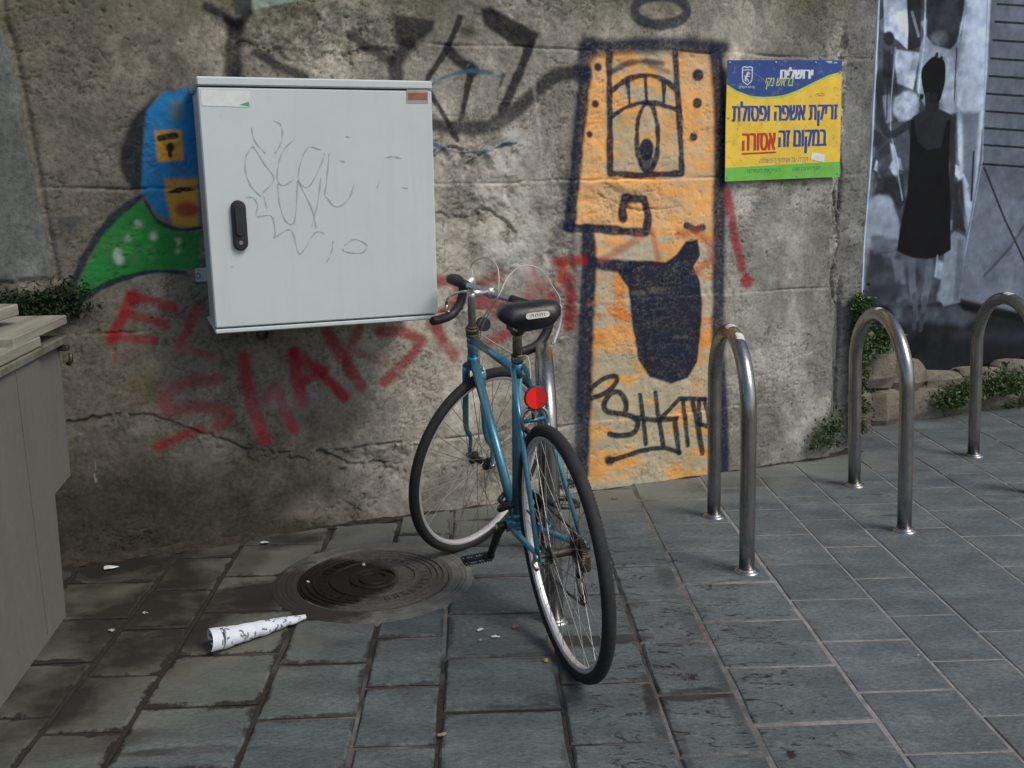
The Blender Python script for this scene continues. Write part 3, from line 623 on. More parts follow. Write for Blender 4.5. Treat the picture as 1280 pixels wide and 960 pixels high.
# shutter door
P_([(1242,-60),(1500,-60),(1500,410),(1280,394),(1196,376),(1208,300),(1222,220),(1234,100)], .150, 1.5)
P_([(1222,240),(1330,255),(1500,260),(1500,400),(1280,392),(1199,374),(1210,300)], .205, 8, .55)
for i, (y, x) in enumerate(((5,1247),(27,1244),(50,1241),(73,1239),(95,1237),(117,1234),(139,1233),(160,1230),(181,1228),(205,1227))): T_([(x,y),(x+60,y+4),(x+260,y+12)], 2.6, .018)
for y in (-18,-40,-62): T_([(1250,y),(1500,y+12)], 2.6, .018)
T_([(1236,-60),(1228,200),(1196,376)], 2, .30, .8); T_([(1230,210),(1256,275),(1290,345)], 3, .035); T_([(1285,275),(1262,310),(1230,345)], 4, .05, .6, .8); T_([(1217,190),(1214,250)], 3, .03)
# pavement in the picture
P_([(1060,376),(1130,384),(1200,374),(1280,392),(1500,405),(1500,560),(1060,560)], .020, 3); P_([(1112,382),(1136,386),(1200,380),(1222,396),(1205,408),(1160,402),(1120,402)], .11, 6, .8); P_([(1196,378),(1280,394),(1500,410),(1500,416),(1280,402),(1205,388)], .008, 2)
P_([(1180,412),(1280,412),(1500,420),(1500,430),(1190,425)], .055, 8, .5)
rub = fbm(mu.S, mu.Z, 11, 5, 333, .55); lft_ = sstep(2.75, 2.65, mu.S)
mu.rgb *= (1+lft_*(np.clip((rub-.5)*2.0, -.35, .45)))[..., None]
for (x, y, r) in ((1092,262,9),(1104,255,8),(1110,275,9),(1096,290,10),(1116,296,7),(1104,305,8),(1112,345,9),(1098,352,10),(1124,352,8),(1190,308,8),(1197,330,8),(1184,340,8),(1192,358,9),(1180,370,7)):
    mu.ell(x, y, r, r*.8, (.30,.33,.37), .55, 5); mu.ell(x+2, y+r*.7, r*.8, r*.35, (.03,.035,.04), .6, 4)
P_([(1112,178),(1118,182),(1124,206),(1122,226),(1114,214)], .42, 1); P_([(1098,190),(1112,176),(1116,200),(1104,222),(1096,215)], .05, 2, .8); P_([(1096,222),(1128,218),(1132,250),(1124,262),(1112,243),(1094,245)], .030, 3, .85)
P_([(1100,120),(1112,118),(1116,150),(1106,156)], .24, 2, .8); P_([(1126,178),(1137,172),(1136,215),(1128,210)], .10, 2, .8)
P_([(1176,118),(1192,112),(1194,140),(1182,146)], .36, 2, .9); P_([(1191,230),(1204,222),(1206,280),(1192,292)], .035, 3, .9)
P_([(1084,252),(1098,243),(1112,248),(1122,272),(1124,292),(1114,300),(1098,292),(1084,296)], .30, 3, .8); P_([(1090,296),(1120,300),(1118,314),(1092,318)], .16, 3, .8); P_([(1084,318),(1124,320),(1128,372),(1084,378)], .055, 5, .8); P_([(1114,322),(1128,326),(1132,350),(1120,352)], .18, 3, .8)
P_([(1182,300),(1194,289),(1207,296),(1205,340),(1200,378),(1180,383),(1173,372),(1178,345)], .24, 2, .85); P_([(1198,300),(1206,298),(1203,350),(1198,376),(1192,378)], .12, 3, .7)
T_([(1119,60),(1113,150),(1118,190),(1128,250)], 2.2, .30, .8, .5, True); T_([(1112,62),(1108,150)], 2, .03, .8)
# the woman seen from behind
T_([(1150,150),(1134,157),(1116,168),(1106,162),(1101,138),(1098,108)], 10, .042, .97, .3, True); mu.ell(1098, 104, 6.5, 9, (.045,.05,.055), .95, 2)
T_([(1188,150),(1191,190),(1190,225),(1187,262)], 8.5, .040, .97, .3, True)
P_([(1156,118),(1174,120),(1174,136),(1189,143),(1195,160),(1186,205),(1140,205),(1136,160),(1141,146),(1157,137)], .038, 1.2)
P_([(1139,150),(1143,150),(1147,178),(1160,188),(1176,184),(1184,150),(1188,150),(1186,200),(1188,250),(1189,312),(1178,319),(1160,324),(1140,322),(1121,314),(1124,290),(1134,240),(1137,190)], .010, 1.2)
P_([(1168,70),(1180,76),(1182,95),(1179,113),(1173,128),(1160,127),(1153,108),(1152,88),(1160,76)], .010, 1.0, curve=True); T_([(1168,80),(1171,68)], 5, .012); T_([(1172,82),(1177,72)], 4, .012); T_([(1160,120),(1160,136)], 9, .03, .9); T_([(1168,120),(1169,136)], 9, .03, .9); T_([(1163,79),(1164,73)], 2, .012)
P_([(1150,117),(1155,118),(1154,124),(1150,124)], .01)
T_([(1140,329),(1140,352),(1143,372)], 11.5, .15, .97, .3); T_([(1143,370),(1145,398)], 8, .10, .97, .3); T_([(1162,329),(1160,352),(1156,374)], 11.5, .15, .97, .3); T_([(1156,374),(1153,400)], 8, .10, .97, .3); T_([(1142,392),(1143,410)], 7, .06); T_([(1153,395),(1151,412)], 7, .06)
T_([(1172,320),(1170,345)], 3, .35, .7)
# left border
P_([(1040,-60),(1103,-60),(1099,0),(1096,60),(1089,200),(1081,300),(1076,400),(1076,560),(1020,560)], .165, 1)
T_([(1103,-60),(1099,0),(1096,60),(1089,200),(1081,300),(1076,400)], 2.2, .50)
mu.rgb *= (.62+.8*mf)[..., None]*(.8+.4*mfi)[..., None]; mu.rgb = np.clip(.13*(mu.rgb/.13)**1.28, 0, .8)*np.array([.92, 1.0, 1.10])
mmat = NT('printed_mural_sheet', .85, spec=.2); ma = mmat.attr('paint'); mn_ = mmat.noise(9, 7, .7, stretch=(1, 1, .18)); mmat.color(mmat.mix(.35, ma.outputs['Color'], mmat.ramp(mn_, [(.35, .6), (.7, 1.15)]), 'MULTIPLY')); mmat.bump(mn_, .15, .004)
MM = WALL_M @ Matrix.Translation((0, 0, MD))
mural = empty('mural', MM); tag(mural, 'black and white mural of a woman seen from behind, beside a metal shutter', 'mural')
mdisp = (fbm(mu.S, mu.Z, 3, 3, 400)-.5)*.008
# sheet is cut off above the stones
low_edge = np.interp(mu.S, [1.8, 2.07, 2.2, 2.55, 3.3, 4], [.50, .46, .40, .205, .245, .28])+(fbm(mu.S, mu.Z*0, 9, 3, 7)-.5)*.02
mu.Z = np.where(mu.Z < low_edge, low_edge+.0001*mu.Z, mu.Z)
link('printed_sheet', mu.mesh('printed_sheet', mdisp), mmat.m, mural)
bk = MB(); bk.box(1.30, 4.4, -.3, 2.6, -.35, -.045); bko = bk.build('rear_wall', plain.m, None, MM); tag(bko, 'plain rendered wall that carries the mural', 'wall')
bd = MB(); bd.box(1.86, 3.95, .5, 2.42, -.044, -.008); bd.build('backing_board', plain.m, mural)
# rough stone footing with separate stones
stone_m = NT('beige_field_stone', .9); s1 = stone_m.noise(9, 7, .7); s2 = stone_m.noise(60, 5, .7); ooi = stone_m.N.new('ShaderNodeObjectInfo')
scol = stone_m.ramp(s1, [(.3, (.09,.077,.058)), (.55, (.185,.165,.130)), (.75, (.28,.26,.22))]); scol = stone_m.mix(.5, scol, stone_m.ramp(ooi.outputs['Random'], [(0, .6), (1, 1.1)]), 'MULTIPLY'); stone_m.color(scol); stone_m.bump(stone_m.math('ADD', s1, s2), .7, .012)
foot = empty('stone_footing', MM); tag(foot, 'low footing of rough beige stones below the mural with weeds growing out of it', 'wall')
fm = MB(); fm.box(1.50, 4.3, -.1, .20, -.04, .02); fm.build('mortar', plain.m, foot)
def stone(w_, h_, d_, seed, n=3):
    r_ = random.Random(seed); m = MB(); v = []; f = []; N_ = 4
    pts = {}
    for face_ in range(6):
        ax = face_//2; sg = 1 if face_ % 2 else -1
        ids = []
        for a in range(N_):
            for b in range(N_):
                p = [0, 0, 0]; p[ax] = sg; p[(ax+1) % 3] = -1+2*a/(N_-1); p[(ax+2) % 3] = -1+2*b/(N_-1)
                key = tuple(round(t, 3) for t in p)
                if key not in pts:
                    q_ = np.array(p, float); l = np.linalg.norm(q_); e = q_/(l**.55)*1.16; e = e*(1+r_.uniform(-.09, .09))
                    pts[key] = len(v); v.append((e[0]*w_/2, e[1]*h_/2, e[2]*d_/2))
                ids.append(pts[key])
        for a in range(N_-1):
            for b in range(N_-1):
                q_ = (ids[a*N_+b], ids[(a+1)*N_+b], ids[(a+1)*N_+b+1], ids[a*N_+b+1]); f.append(q_ if sg > 0 else q_[::-1])
    m.add(v, f); me = m.mesh('stone'); me.materials.append(stone_m.m); return me
k = 0
for (s_, z_, w_, h_, d_) in ((1.98,.08,.26,.20,.26),(2.22,.07,.24,.20,.26),(1.93,.30,.20,.22,.20),(2.14,.29,.24,.22,.22),(2.36,.235,.22,.16,.20),(2.47,.07,.28,.17,.22),(2.30,.40,.10,.08,.12),(2.05,.45,.16,.09,.16),(2.74,.05,.27,.15,.18),(2.63,.175,.26,.09,.14),(2.90,.175,.30,.09,.14),(3.02,.05,.30,.15,.18),(3.20,.185,.30,.10,.14),(3.33,.06,.32,.16,.18),(3.50,.20,.30,.10,.14),(3.65,.07,.30,.17,.18),(3.80,.21,.30,.10,.14),(3.96,.08,.30,.18,.18),(1.78,.10,.18,.22,.22),(1.76,.33,.16,.22,.2)):
    o = link('stone', stone(w_, h_, d_, k), None, foot, Matrix.Translation((s_, z_, .03)) @ Matrix.Rotation(rnd.uniform(-.12, .12), 4, 'Z')); k += 1

#@@CABINET
# ------------------------------------------------------------------ grey electrical cabinet
cab = empty('electrical_cabinet', WALL_M); tag(cab, 'pale grey metal utility cabinet hung on the graffiti wall, scribbled on its door', 'cabinet')
CD = .345
def cabpt(x, y, D=CD): return wall_sz(x, y, D)
cs0, cz1 = -1.131, 1.592; cs1, cz0 = -.398, .812
pm = NT('pale_grey_powder_coat', .42); pn = pm.noise(3, 6, .7, pm.obj); pm.color(pm.mix(.35, (.57,.635,.635), pm.ramp(pn, [(.3, .78), (.7, 1.0)]), 'MULTIPLY'))
pm.color(pm.mix(pm.ramp(pm.noise(26, 7, .75, pm.obj), [(.66, 0.0), (.75, .5)]), pm.mix(.35, (.57,.635,.635), pm.ramp(pn, [(.3, .78), (.7, 1.0)]), 'MULTIPLY'), (.30,.30,.27))); pm.bump(pm.noise(180, 3, .6, pm.obj), .08, .001)
pst = pm.noise(9, 6, .7, pm.obj, stretch=(2.2, .12, 1)); pm.color(pm.mix(pm.ramp(pst, [(.50, 0.0), (.78, .16)]), pm.b.inputs['Base Color'].links[0].from_socket, (.36,.38,.34)))
pcx = wall_sz(322, 418, .1)[0]
cdm = MB(); cdm.tube([(pcx, cz0+.02, .10), (pcx, cz0-.035, .10)], .014, 12); cdm.tube(smooth_pts([(pcx, cz0-.03, .10), (pcx+.004, cz0-.06, .09), (pcx+.03, cz0-.07, .05), (pcx+.045, cz0-.06, .004)], 5), .006, 8); cdm.build('conduit', simple('dark_conduit', (.03,.032,.034), .6), cab)
m = MB(); m.box(cs0+.008, cs1-.008, cz0+.012, cz1-.028, .012, CD-.045, .006); m.build('cabinet_body', pm.m, cab)
m = MB(); m.box(cs0, cs1, cz1-.026, cz1, .008, CD+.004, .004); m.build('top_cover', pm.m, cab)
m = MB(); m.box(cs0, cs1, cz0, cz0+.014, .012, CD-.002, .003); m.build('bottom_rail', pm.m, cab)
door = MB(); door.box(cs0+.001, cs1-.001, cz0+.0185, cz1-.031, CD-.041, CD, .004); door = door.build('door', pm.m, cab)
gk = simple('dark_gasket', (.03,.032,.034), .7)
m = MB(); m.box(cs0+.012, cs1-.012, cz0+.013, cz1-.029, CD-.046, CD-.040); m.build('gasket', gk, cab)
black_pl = simple('black_plastic', (.018,.020,.024), .42, var=.2)
hs, hz0 = cabpt(299, 281)[0], cabpt(299, 313)[1]; hz1 = cabpt(297, 250)[1]
def capsule(mb_, s_, z0_, z1_, r_, d0, d1, n=10):
    ring = [(s_+r_*math.cos(t), z1_-r_+r_*math.sin(t)) for t in np.linspace(0, math.pi, n)]+[(s_+r_*math.cos(t), z0_+r_+r_*math.sin(t)) for t in np.linspace(math.pi, 2*math.pi, n)]
    c_ = ((z0_+z1_)/2); k_ = len(ring); V_ = [(x, y, d0) for x, y in ring]+[(x, y, d1-.003) for x, y in ring]+[(s_+(x-s_)*.8, y+(c_-y)*.04, d1) for x, y in ring]
    F_ = [tuple(range(2*k_, 3*k_))]
    for i in range(k_):
        j = (i+1) % k_; F_ += [(i, j, k_+j, k_+i), (k_+i, k_+j, 2*k_+j, 2*k_+i)]
    mb_.add(V_, F_)
m = MB(); capsule(m, hs, hz0, hz1, .0225, CD+.0005, CD+.014); hd_ = m.build('handle', black_pl, door)
m = MB(); capsule(m, hs, hz0+.045, hz1-.012, .013, CD+.013, CD+.024); m.build('lever', black_pl, hd_)
m = MB(); m.lathe([(.0001,.0165),(.006,.0165),(.007,.0135)], 14, 'z', (hs, hz0+.024, CD)); m.build('key_barrel', simple('worn_zinc', (.35,.36,.36), .35, .9), hd_)
lab = simple('sticker_grey', (.33,.33,.33), .5, bump=0)
def patch_on_door(name, px, mat, off=.0012, th=.0006, parent=None):
    P = [cabpt(x, y) for x, y in px]; n = len(P); m = MB()
    m.add([(a, b, CD+off) for a, b in P]+[(a, b, CD+off-th) for a, b in P], [tuple(range(n))[::-1]]+[(i, (i+1) % n, n+(i+1) % n, n+i) for i in range(n)]); return m.build(name, mat, parent or door)
patch_on_door('sticker', [(508,112),(535,112),(535,129),(508,129)], lab); patch_on_door('sticker', [(510,116),(534,116),(534,125),(510,125)], simple('sticker_red', (.30,.10,.07), .5, bump=0), .0018)
patch_on_door('sticker', [(251,112),(312,114),(312,134),(252,132)], simple('faded_sticker', (.66,.71,.70), .5, var=.12, bump=0)); patch_on_door('sticker', [(299,131),(311,127),(312,133)], simple('sticker_green', (.05,.35,.16), .5, bump=0), .0018)
def ribbon(mb_, pts, w, to3, smooth=True):
    P = [np.array(p, float) for p in (smooth_pts(pts, 5) if smooth else pts)]; V_ = []
    for i, p in enumerate(P):
        t = P[min(i+1, len(P)-1)]-P[max(i-1, 0)]; t = t/(np.linalg.norm(t)+1e-9); nn = np.array([-t[1], t[0]]); ww = w*(.6+.4*math.sin(i*1.3+pts[0][0]))
        V_ += [to3(p+nn*ww/2), to3(p-nn*ww/2)]
    mb_.add(V_, [(2*i, 2*i+1, 2*i+3, 2*i+2) for i in range(len(P)-1)])
m = MB(); qd = lambda pts: [(220+x/2.594, 60+y/2.594) for x, y in pts]
t3 = lambda p: (*cabpt(p[0], p[1], CD+.0009), CD+.0009)
for pts in ([(245,258),(255,300),(290,342)], [(318,235),(340,250),(345,290),(330,330),(318,342)], [(250,318),(228,350),(226,400),(245,450),(275,480)], [(250,318),(290,380),(318,425),(282,470)],
            [(385,295),(350,330),(332,380),(330,430),(350,445),(385,425)], [(470,330),(430,322),(405,370),(398,430),(430,450),(470,380),(482,340)], [(497,340),(490,420),(482,480)], [(330,440),(335,500),(355,560),(385,560),(395,430)],
            [(395,430),(440,520),(455,582)], [(470,420),(460,500),(440,580)], [(485,480),(520,515),(560,490),(578,440)], [(225,485),(250,485),(265,510),(262,545),(310,545),(322,600),(318,615),(360,590),(380,600),(402,668),(450,600),(480,600)],
            [(510,625),(505,660),(488,695)], [(545,640),(580,620),(620,640),(600,665),(550,660),(540,650)], [(285,480),(295,520)]):
    ribbon(m, qd(pts), 2.0, t3)
for pts, w in (([(530,366),(548,368)],3), ([(550,286),(565,290)],2), ([(680,356),(705,352),(730,358)],2.5), ([(736,453),(750,455)],2.5), ([(660,430),(652,455)],1.5), ([(180,710),(187,710)],2)): ribbon(m, qd(pts), w, t3)
scr = NT('graphite_scribble', .7); scr.color((.36,.41,.41)); tag(m.build('scribble', scr.m, door), kind='stuff')
zn = simple('galvanised_tab', (.30,.36,.40), .45, .6)
for x, y in ((259,91),(474,92)):
    s_, z_ = wall_sz(x, y, .02); m = MB(); z_ = cz1; r_ = .022
    m.add([(s_-r_, z_-.02, .02), (s_+r_, z_-.02, .02), (s_+r_, z_+.012, .02), (s_+.012, z_+.03, .02), (s_-.012, z_+.03, .02), (s_-r_, z_+.012, .02)]+[(s_-r_, z_-.02, .026), (s_+r_, z_-.02, .026), (s_+r_, z_+.012, .026), (s_+.012, z_+.03, .026), (s_-.012, z_+.03, .026), (s_-r_, z_+.012, .026)],
          [(0,5,4,3,2,1), (6,7,8,9,10,11)]+[(i, (i+1) % 6, 6+(i+1) % 6, 6+i) for i in range(6)]); mt = m.build('mounting_tab', zn, cab)
s_, z_ = cs0, wall_sz(237, 345, .02)[1]
m = MB(); m.box(s_-.03, s_+.02, z_-.022, z_+.026, .02, .026, .002); m.lathe([(.0001,.026),(.010,.026),(.011,.020)], 12, 'z', (s_-.02, z_, 0)); m.lathe([(.0001,.032),(.006,.032),(.007,.026)], 6, 'z', (s_-.02, z_, 0)); m.build('mounting_tab', zn, cab)

#@@SIGN
# ------------------------------------------------------------------ municipal sign
SD = .014
c4 = [np.array(wall_sz(x, y, SD+.02)) for x, y in ((910,75),(1054,75),(1051,221),(907,227))]
SW_, SH_ = .575, .495
def bil(u, v):       # u right 0..1, v down 0..1, slightly crooked sheet
    return (c4[0]*(1-u)+c4[1]*u)*(1-v)+(c4[3]*(1-u)+c4[2]*u)*v
sign = empty('municipal_sign', WALL_M); tag(sign, 'yellow, blue and green municipal sign in Hebrew screwed to the concrete wall', 'sign')
bend = lambda u, v: SD+.012+.006*math.sin(u*3.1)*(.5-v)+.010*max(0, .08-u)*10*abs(v-.5)
def sp3(u, v, off=0.0):
    p = bil(u, v); return (p[0], p[1], bend(u, v)+off)
enam = lambda n_, c: simple(n_, c, .35, var=.10, scale=14, bump=.05, dirt=tuple(np.array(c)*.72))
CY, CB, CG, CLM, CW, CR, CDG = (.88,.60,.06), (.018,.065,.28), (.17,.54,.08), (.50,.62,.10), (.74,.77,.80), (.50,.04,.022), (.035,.26,.07)
ylw = enam('sign_yellow', CY)
curve_ = lambda u: np.interp(u, [0,.08,.2,.3,.42,.5,.6,.75,.88,1], [.205,.255,.300,.312,.308,.295,.262,.192,.135,.105])
NU_, NV_ = 520, 450
GU, GV = np.meshgrid(np.linspace(0, 1, NU_), np.linspace(0, 1, NV_)); SG = np.zeros((NV_, NU_, 3), np.float32); SG[:] = CY
def over(m_, c_): SG[:] = SG*(1-m_[..., None])+np.array(c_, np.float32)*m_[..., None]
cvu = curve_(GU); over(sstep(.002, -.002, GV-cvu), CB); over(sstep(.012, .009, np.abs(GV-cvu)), CLM); over(sstep(-.002, .002, GV-(.885-.02*GU)), CG)
def loops_of(body, shear):
    cu_ = bpy.data.curves.new('t', 'FONT'); cu_.body = body; cu_.size = 1; cu_.shear = shear; cu_.resolution_u = 5; cu_.fill_mode = 'FRONT'
    o = bpy.data.objects.new('t', cu_); col.objects.link(o); dg = bpy.context.evaluated_depsgraph_get(); dg.update()
    c2 = o.to_curve(dg, apply_modifiers=False); out = []
    for sp in c2.splines:
        pts = sp.bezier_points
        if len(pts):
            L = []; n = len(pts)
            for i in range(n):
                p, q = pts[i], pts[(i+1) % n]
                for k in range(5):
                    t = k/5; P0, P1, P2, P3 = (np.array(x[:2]) for x in (p.co, p.handle_right, q.handle_left, q.co)); L.append((1-t)**3*P0+3*t*(1-t)**2*P1+3*t*t*(1-t)*P2+t**3*P3)
            out.append(np.array(L))
        elif len(sp.points): out.append(np.array([x.co[:2] for x in sp.points]))
    o.to_curve_clear(); bpy.data.objects.remove(o); return out
def text(body, c_, u0, u1, v0, v1, bold=.0, shear=0.0):
    LP = loops_of(body, shear)
    if not LP: print('NO LOOPS'); return
    al = np.concatenate(LP); lo = al.min(0); hi = al.max(0); cov = np.zeros(GU.shape, np.float32); offs = [(-.25, -.25), (.25, -.25), (-.25, .25), (.25, .25)]
    du, dv = 1/NU_, 1/NV_; sh_ = [0] if bold == 0 else [-bold/2, 0, bold/2]
    LQ = [np.stack([u0+(L[:, 0]-lo[0])/(hi[0]-lo[0])*(u1-u0), v1-(L[:, 1]-lo[1])/(hi[1]-lo[1])*(v1-v0)], 1) for L in LP]
    i0, i1 = max(int((u0-.02)*NU_), 0), min(int((u1+.02)*NU_)+1, NU_); j0, j1 = max(int((v0-.02)*NV_), 0), min(int((v1+.02)*NV_)+1, NV_)
    for ox, oy in offs:
        X = GU[j0:j1, i0:i1]+ox*du; Y = GV[j0:j1, i0:i1]+oy*dv; ins = np.zeros(X.shape, bool)
        for sx in sh_:
            wn_ = np.zeros(X.shape, int)
            for L in LQ:
                a0 = max(int((L[:, 0].min()+sx)*NU_)-2-i0, 0); a1 = int((L[:, 0].max()+sx)*NU_)+3-i0
                x = X[:, a0:a1]-sx; y = Y[:, a0:a1]; w_ = wn_[:, a0:a1]
                for p, q in zip(L, np.roll(L, -1, 0)):
                    if p[1] == q[1]: continue
                    xi = (q[0]-p[0])*(y-p[1])/(q[1]-p[1])+p[0]
                    w_ += ((p[1] <= y) & (q[1] > y) & (x < xi)).astype(int)-((q[1] <= y) & (p[1] > y) & (x < xi)).astype(int)
            ins |= wn_ != 0
        cov[j0:j1, i0:i1] += ins*.25
    over(cov, c_)
def line(pts, w_, c_):
    m_ = np.zeros(GU.shape, np.float32)
    for p, q in zip(pts[:-1], pts[1:]):
        p = np.array(p); ab = np.array(q)-p; t = np.clip(((GU-p[0])*ab[0]+(GV-p[1])*ab[1])/(ab@ab+1e-9), 0, 1); d_ = np.hypot(GU-p[0]-t*ab[0], GV-p[1]-t*ab[1]); m_ = np.maximum(m_, sstep(w_*.5+.001, w_*.5-.001, d_))
    over(m_, c_)
R_ = lambda t: t[::-1]          # the text object sets glyphs left to right
text(R_('ירושלים'), CW, .455, .735, .058, .155, .013)
text(R_('בראש נקי'), CLM, .325, .565, .145, .240, .003, .35)
text(R_('זריקת אשפה ופסולת'), CB, .055, .965, .335, .555, .014)
text(R_('במקום זה'), CB, .455, .870, .580, .785, .014)
text(R_('אסורה'), CR, .145, .420, .600, .750, .014)
line([(.145,.773),(.425,.768)], .016, CR)
text(R_('תודה על שיתוף הפעולה'), CB, .290, .715, .808, .868, .0, .3)
text(R_('הפיקוח העירוני'), CDG, .19, .47, .905, .950, .002); text(R_('אגף התברואה'), CDG, .58, .82, .900, .945, .002)
sh = [(.130,.060),(.150,.052),(.170,.060),(.190,.052),(.212,.060),(.212,.145),(.205,.175),(.172,.200),(.138,.175),(.130,.145)]
line(sh+[sh[0]], .008, CW); line([(.133,.080),(.172,.078),(.210,.080)], .006, CW)
line([(.152,.165),(.156,.150),(.154,.135),(.148,.126)], .006, CW); line([(.156,.150),(.166,.130),(.172,.108),(.178,.100)], .015, CW); line([(.170,.118),(.188,.112),(.194,.104)], .006, CW); line([(.170,.130),(.190,.132)], .006, CW); line([(.162,.150),(.178,.158),(.182,.172)], .009, CW); line([(.158,.150),(.160,.174)], .007, CW)
text(R_('עיריית ירושלים'), CW, .105, .235, .205, .228, .0)
line([(.765,.290),(.78,.278),(.80,.282),(.82,.275),(.845,.285),(.835,.300),(.80,.298),(.77,.300)], .006, (.34,.25,.08)); line([(.78,.285),(.81,.295),(.83,.282)], .005, (.34,.25,.08)); line([(.225,.10),(.32,.165),(.42,.19)], .003, (.2,.3,.5))
for (x_, y_, w_) in ((.88,.015,.02),(.93,.02,.012),(.86,.012,.010)): line([(x_,y_),(x_+.02,y_)], w_, (.45,.50,.50))
fd = fbm(GU, GV, 14, 4, 500); SG *= (.86+.28*fd)[..., None]; over(sstep(.66, .74, fbm(GU, GV, 30, 4, 510))*.35, (.28,.25,.16))
m = MB(); n_ = 24
V_ = [sp3(i/n_, j/4, 0) for i in range(n_+1) for j in range(5)]; Vb = [sp3(i/n_, j/4, -.0025) for i in range(n_+1) for j in range(5)]
F_ = [(i*5+j, i*5+j+1, (i+1)*5+j+1, (i+1)*5+j) for i in range(n_) for j in range(4)]; nb_ = len(V_)
F_ += [tuple(nb_+q for q in f_[::-1]) for f_ in F_]
per = [i*5 for i in range(n_+1)]+[n_*5+j for j in range(1, 5)]+[i*5+4 for i in range(n_-1, -1, -1)]+[j for j in range(3, 0, -1)]
F_ += [(per[i], per[(i+1) % len(per)], nb_+per[(i+1) % len(per)], nb_+per[i]) for i in range(len(per))]
m.add(V_+Vb, F_); plate = m.build('sign_plate', ylw, sign)
V_ = np.array([sp3(u, v, .0008) for v, u in zip(GV.ravel(), GU.ravel())], np.float32); idx = np.arange(NU_*NV_).reshape(NV_, NU_); F4 = np.stack([idx[:-1, :-1], idx[1:, :-1], idx[1:, 1:], idx[:-1, 1:]], -1).reshape(-1, 4).astype(np.int32)
me = bpy.data.meshes.new('printed_face'); me.vertices.add(len(V_)); me.vertices.foreach_set('co', V_.ravel()); me.loops.add(F4.size); me.loops.foreach_set('vertex_index', F4.ravel()); me.polygons.add(len(F4)); me.polygons.foreach_set('loop_start', np.arange(0, F4.size, 4, dtype=np.int32)); me.polygons.foreach_set('use_smooth', np.ones(len(F4), bool)); me.update(calc_edges=True)
at = me.attributes.new('paint', 'FLOAT_COLOR', 'POINT'); at.data.foreach_set('color', np.concatenate([SG, np.ones((NV_, NU_, 1), np.float32)], -1).astype(np.float32).ravel()); link('printed_face', me, vcol('sign_print', .38, 30, .05), sign)
stick = MB(); stick.add([sp3(a, b, .002) for a, b in ((.745,.775),(.862,.800),(.855,.868),(.735,.838))], [(0,1,2,3)]); stick.build('torn_sticker', simple('white_sticker', (.72,.72,.70), .6, bump=0), plate)
scw = simple('screw_steel', (.45,.45,.43), .35, .8)
for u, v in ((.02,.02),(.41,.018),(.76,.02),(.985,.10),(.02,.47),(.965,.47),(.02,.97),(.62,.975),(.98,.97)):
    p = sp3(u, v, 0); m = MB(); m.lathe([(.0001,.0035),(.0038,.003),(.0048,.0005)], 10, 'z', p); m.build('screw', scw, plate)

#@@RACKS
# ------------------------------------------------------------------ stainless hoops
ss = NT('brushed_stainless', .27, 1.0); b1 = ss.noise(160, 3, .6, ss.obj, stretch=(1, 1, .05)); ss.color(ss.ramp(ss.noise(12, 5, .6, ss.obj), [(.3, (.27,.265,.25)), (.7, (.42,.41,.395))])); ss.rough(ss.ramp(b1, [(.3, .20), (.7, .34)])); ss.bump(b1, .05, .0005)
white_p = simple('worn_white_paint', (.60,.61,.60), .6, bump=0)
def make_rack(label):
    r_ = .0255; H_ = .785; sepd = .265; R1 = .265
    pts = [(0, -sepd, 0), (0, -sepd, .15), (0, -sepd, .35)]
    top = H_-r_
    for i in range(0, 33):
        t = math.pi-math.pi*i/32; pts.append((0, R1*math.cos(t), top-.235+.235*math.sin(t)))
    pts += [(0, sepd, .35), (0, sepd, .15), (0, sepd, 0)]
    root = empty('bike_rack'); tag(root, label, 'bike rack', 'stainless steel hoop racks along the wall')
    m = MB(); m.tube(pts, r_, 28, up=(1, 0, 0)); m.build('hoop', ss.m, root)
    for y in (-sepd, sepd):
        m = MB(); m.lathe([(r_-.001,.014),(r_+.004,.0135),(r_+.006,.009),(r_+.008,.008),(r_+.015,.0045),(r_+.017,.0005),(r_+.017,-.004)], 32, 'z', (0, y, 0), True); m.build('base_flange', ss.m, root)
    return root
def copy_tree(o, parent=None):
    c = o.copy(); col.objects.link(c)
    if parent is not None: c.parent = parent; c.matrix_parent_inverse = o.matrix_parent_inverse.copy()
    for ch in list(o.children): copy_tree(ch, c)
    return c
rk = [('stainless steel hoop rack with the blue bicycle standing against it', (.119, 2.953), .027), ('stainless steel hoop rack in front of the orange graffiti figure, white paint on its top', (.767, 3.296), .026),
      ('stainless steel hoop rack at the corner of the concrete wall, before the mural', (1.426, 3.648), .052), ('stainless steel hoop rack farthest right, before the shutter of the mural', (2.112, 4.053), .055)]
rack0 = make_rack(rk[0][0])
racks = []
for i, (lb, (x, y), ln) in enumerate(rk):
    o = rack0 if i == 0 else copy_tree(rack0); o['label'] = lb
    o.matrix_world = Matrix.Translation((x, y, 0)) @ Matrix.Rotation(-ln, 4, 'Y'); racks.append(o)
def rack_patch(root, a0, a1, t0, t1):
    """worn white paint that follows the top of the hoop"""
    m = MB(); V_ = []; N1, N2 = 10, 8
    for i in range(N1+1):
        t = a0+(a1-a0)*i/N1; c = np.array([0, .265*math.cos(t), .785-.0255-.235+.235*math.sin(t)]); nn = np.array([0, math.cos(t)*.235, math.sin(t)*.265]); nn /= np.linalg.norm(nn)
        for j in range(N2+1):
            p = t0+(t1-t0)*j/N2; p += .12*math.sin(i*2.1+j*1.7)*(j in (0, N2)); V_.append(c+.0259*(math.cos(p)*nn+math.sin(p)*np.array([1, 0, 0])))
    m.add(V_, [(i*(N2+1)+j, (i+1)*(N2+1)+j, (i+1)*(N2+1)+j+1, i*(N2+1)+j+1) for i in range(N1) for j in range(N2)], True); m.build('paint_patch', white_p, root)
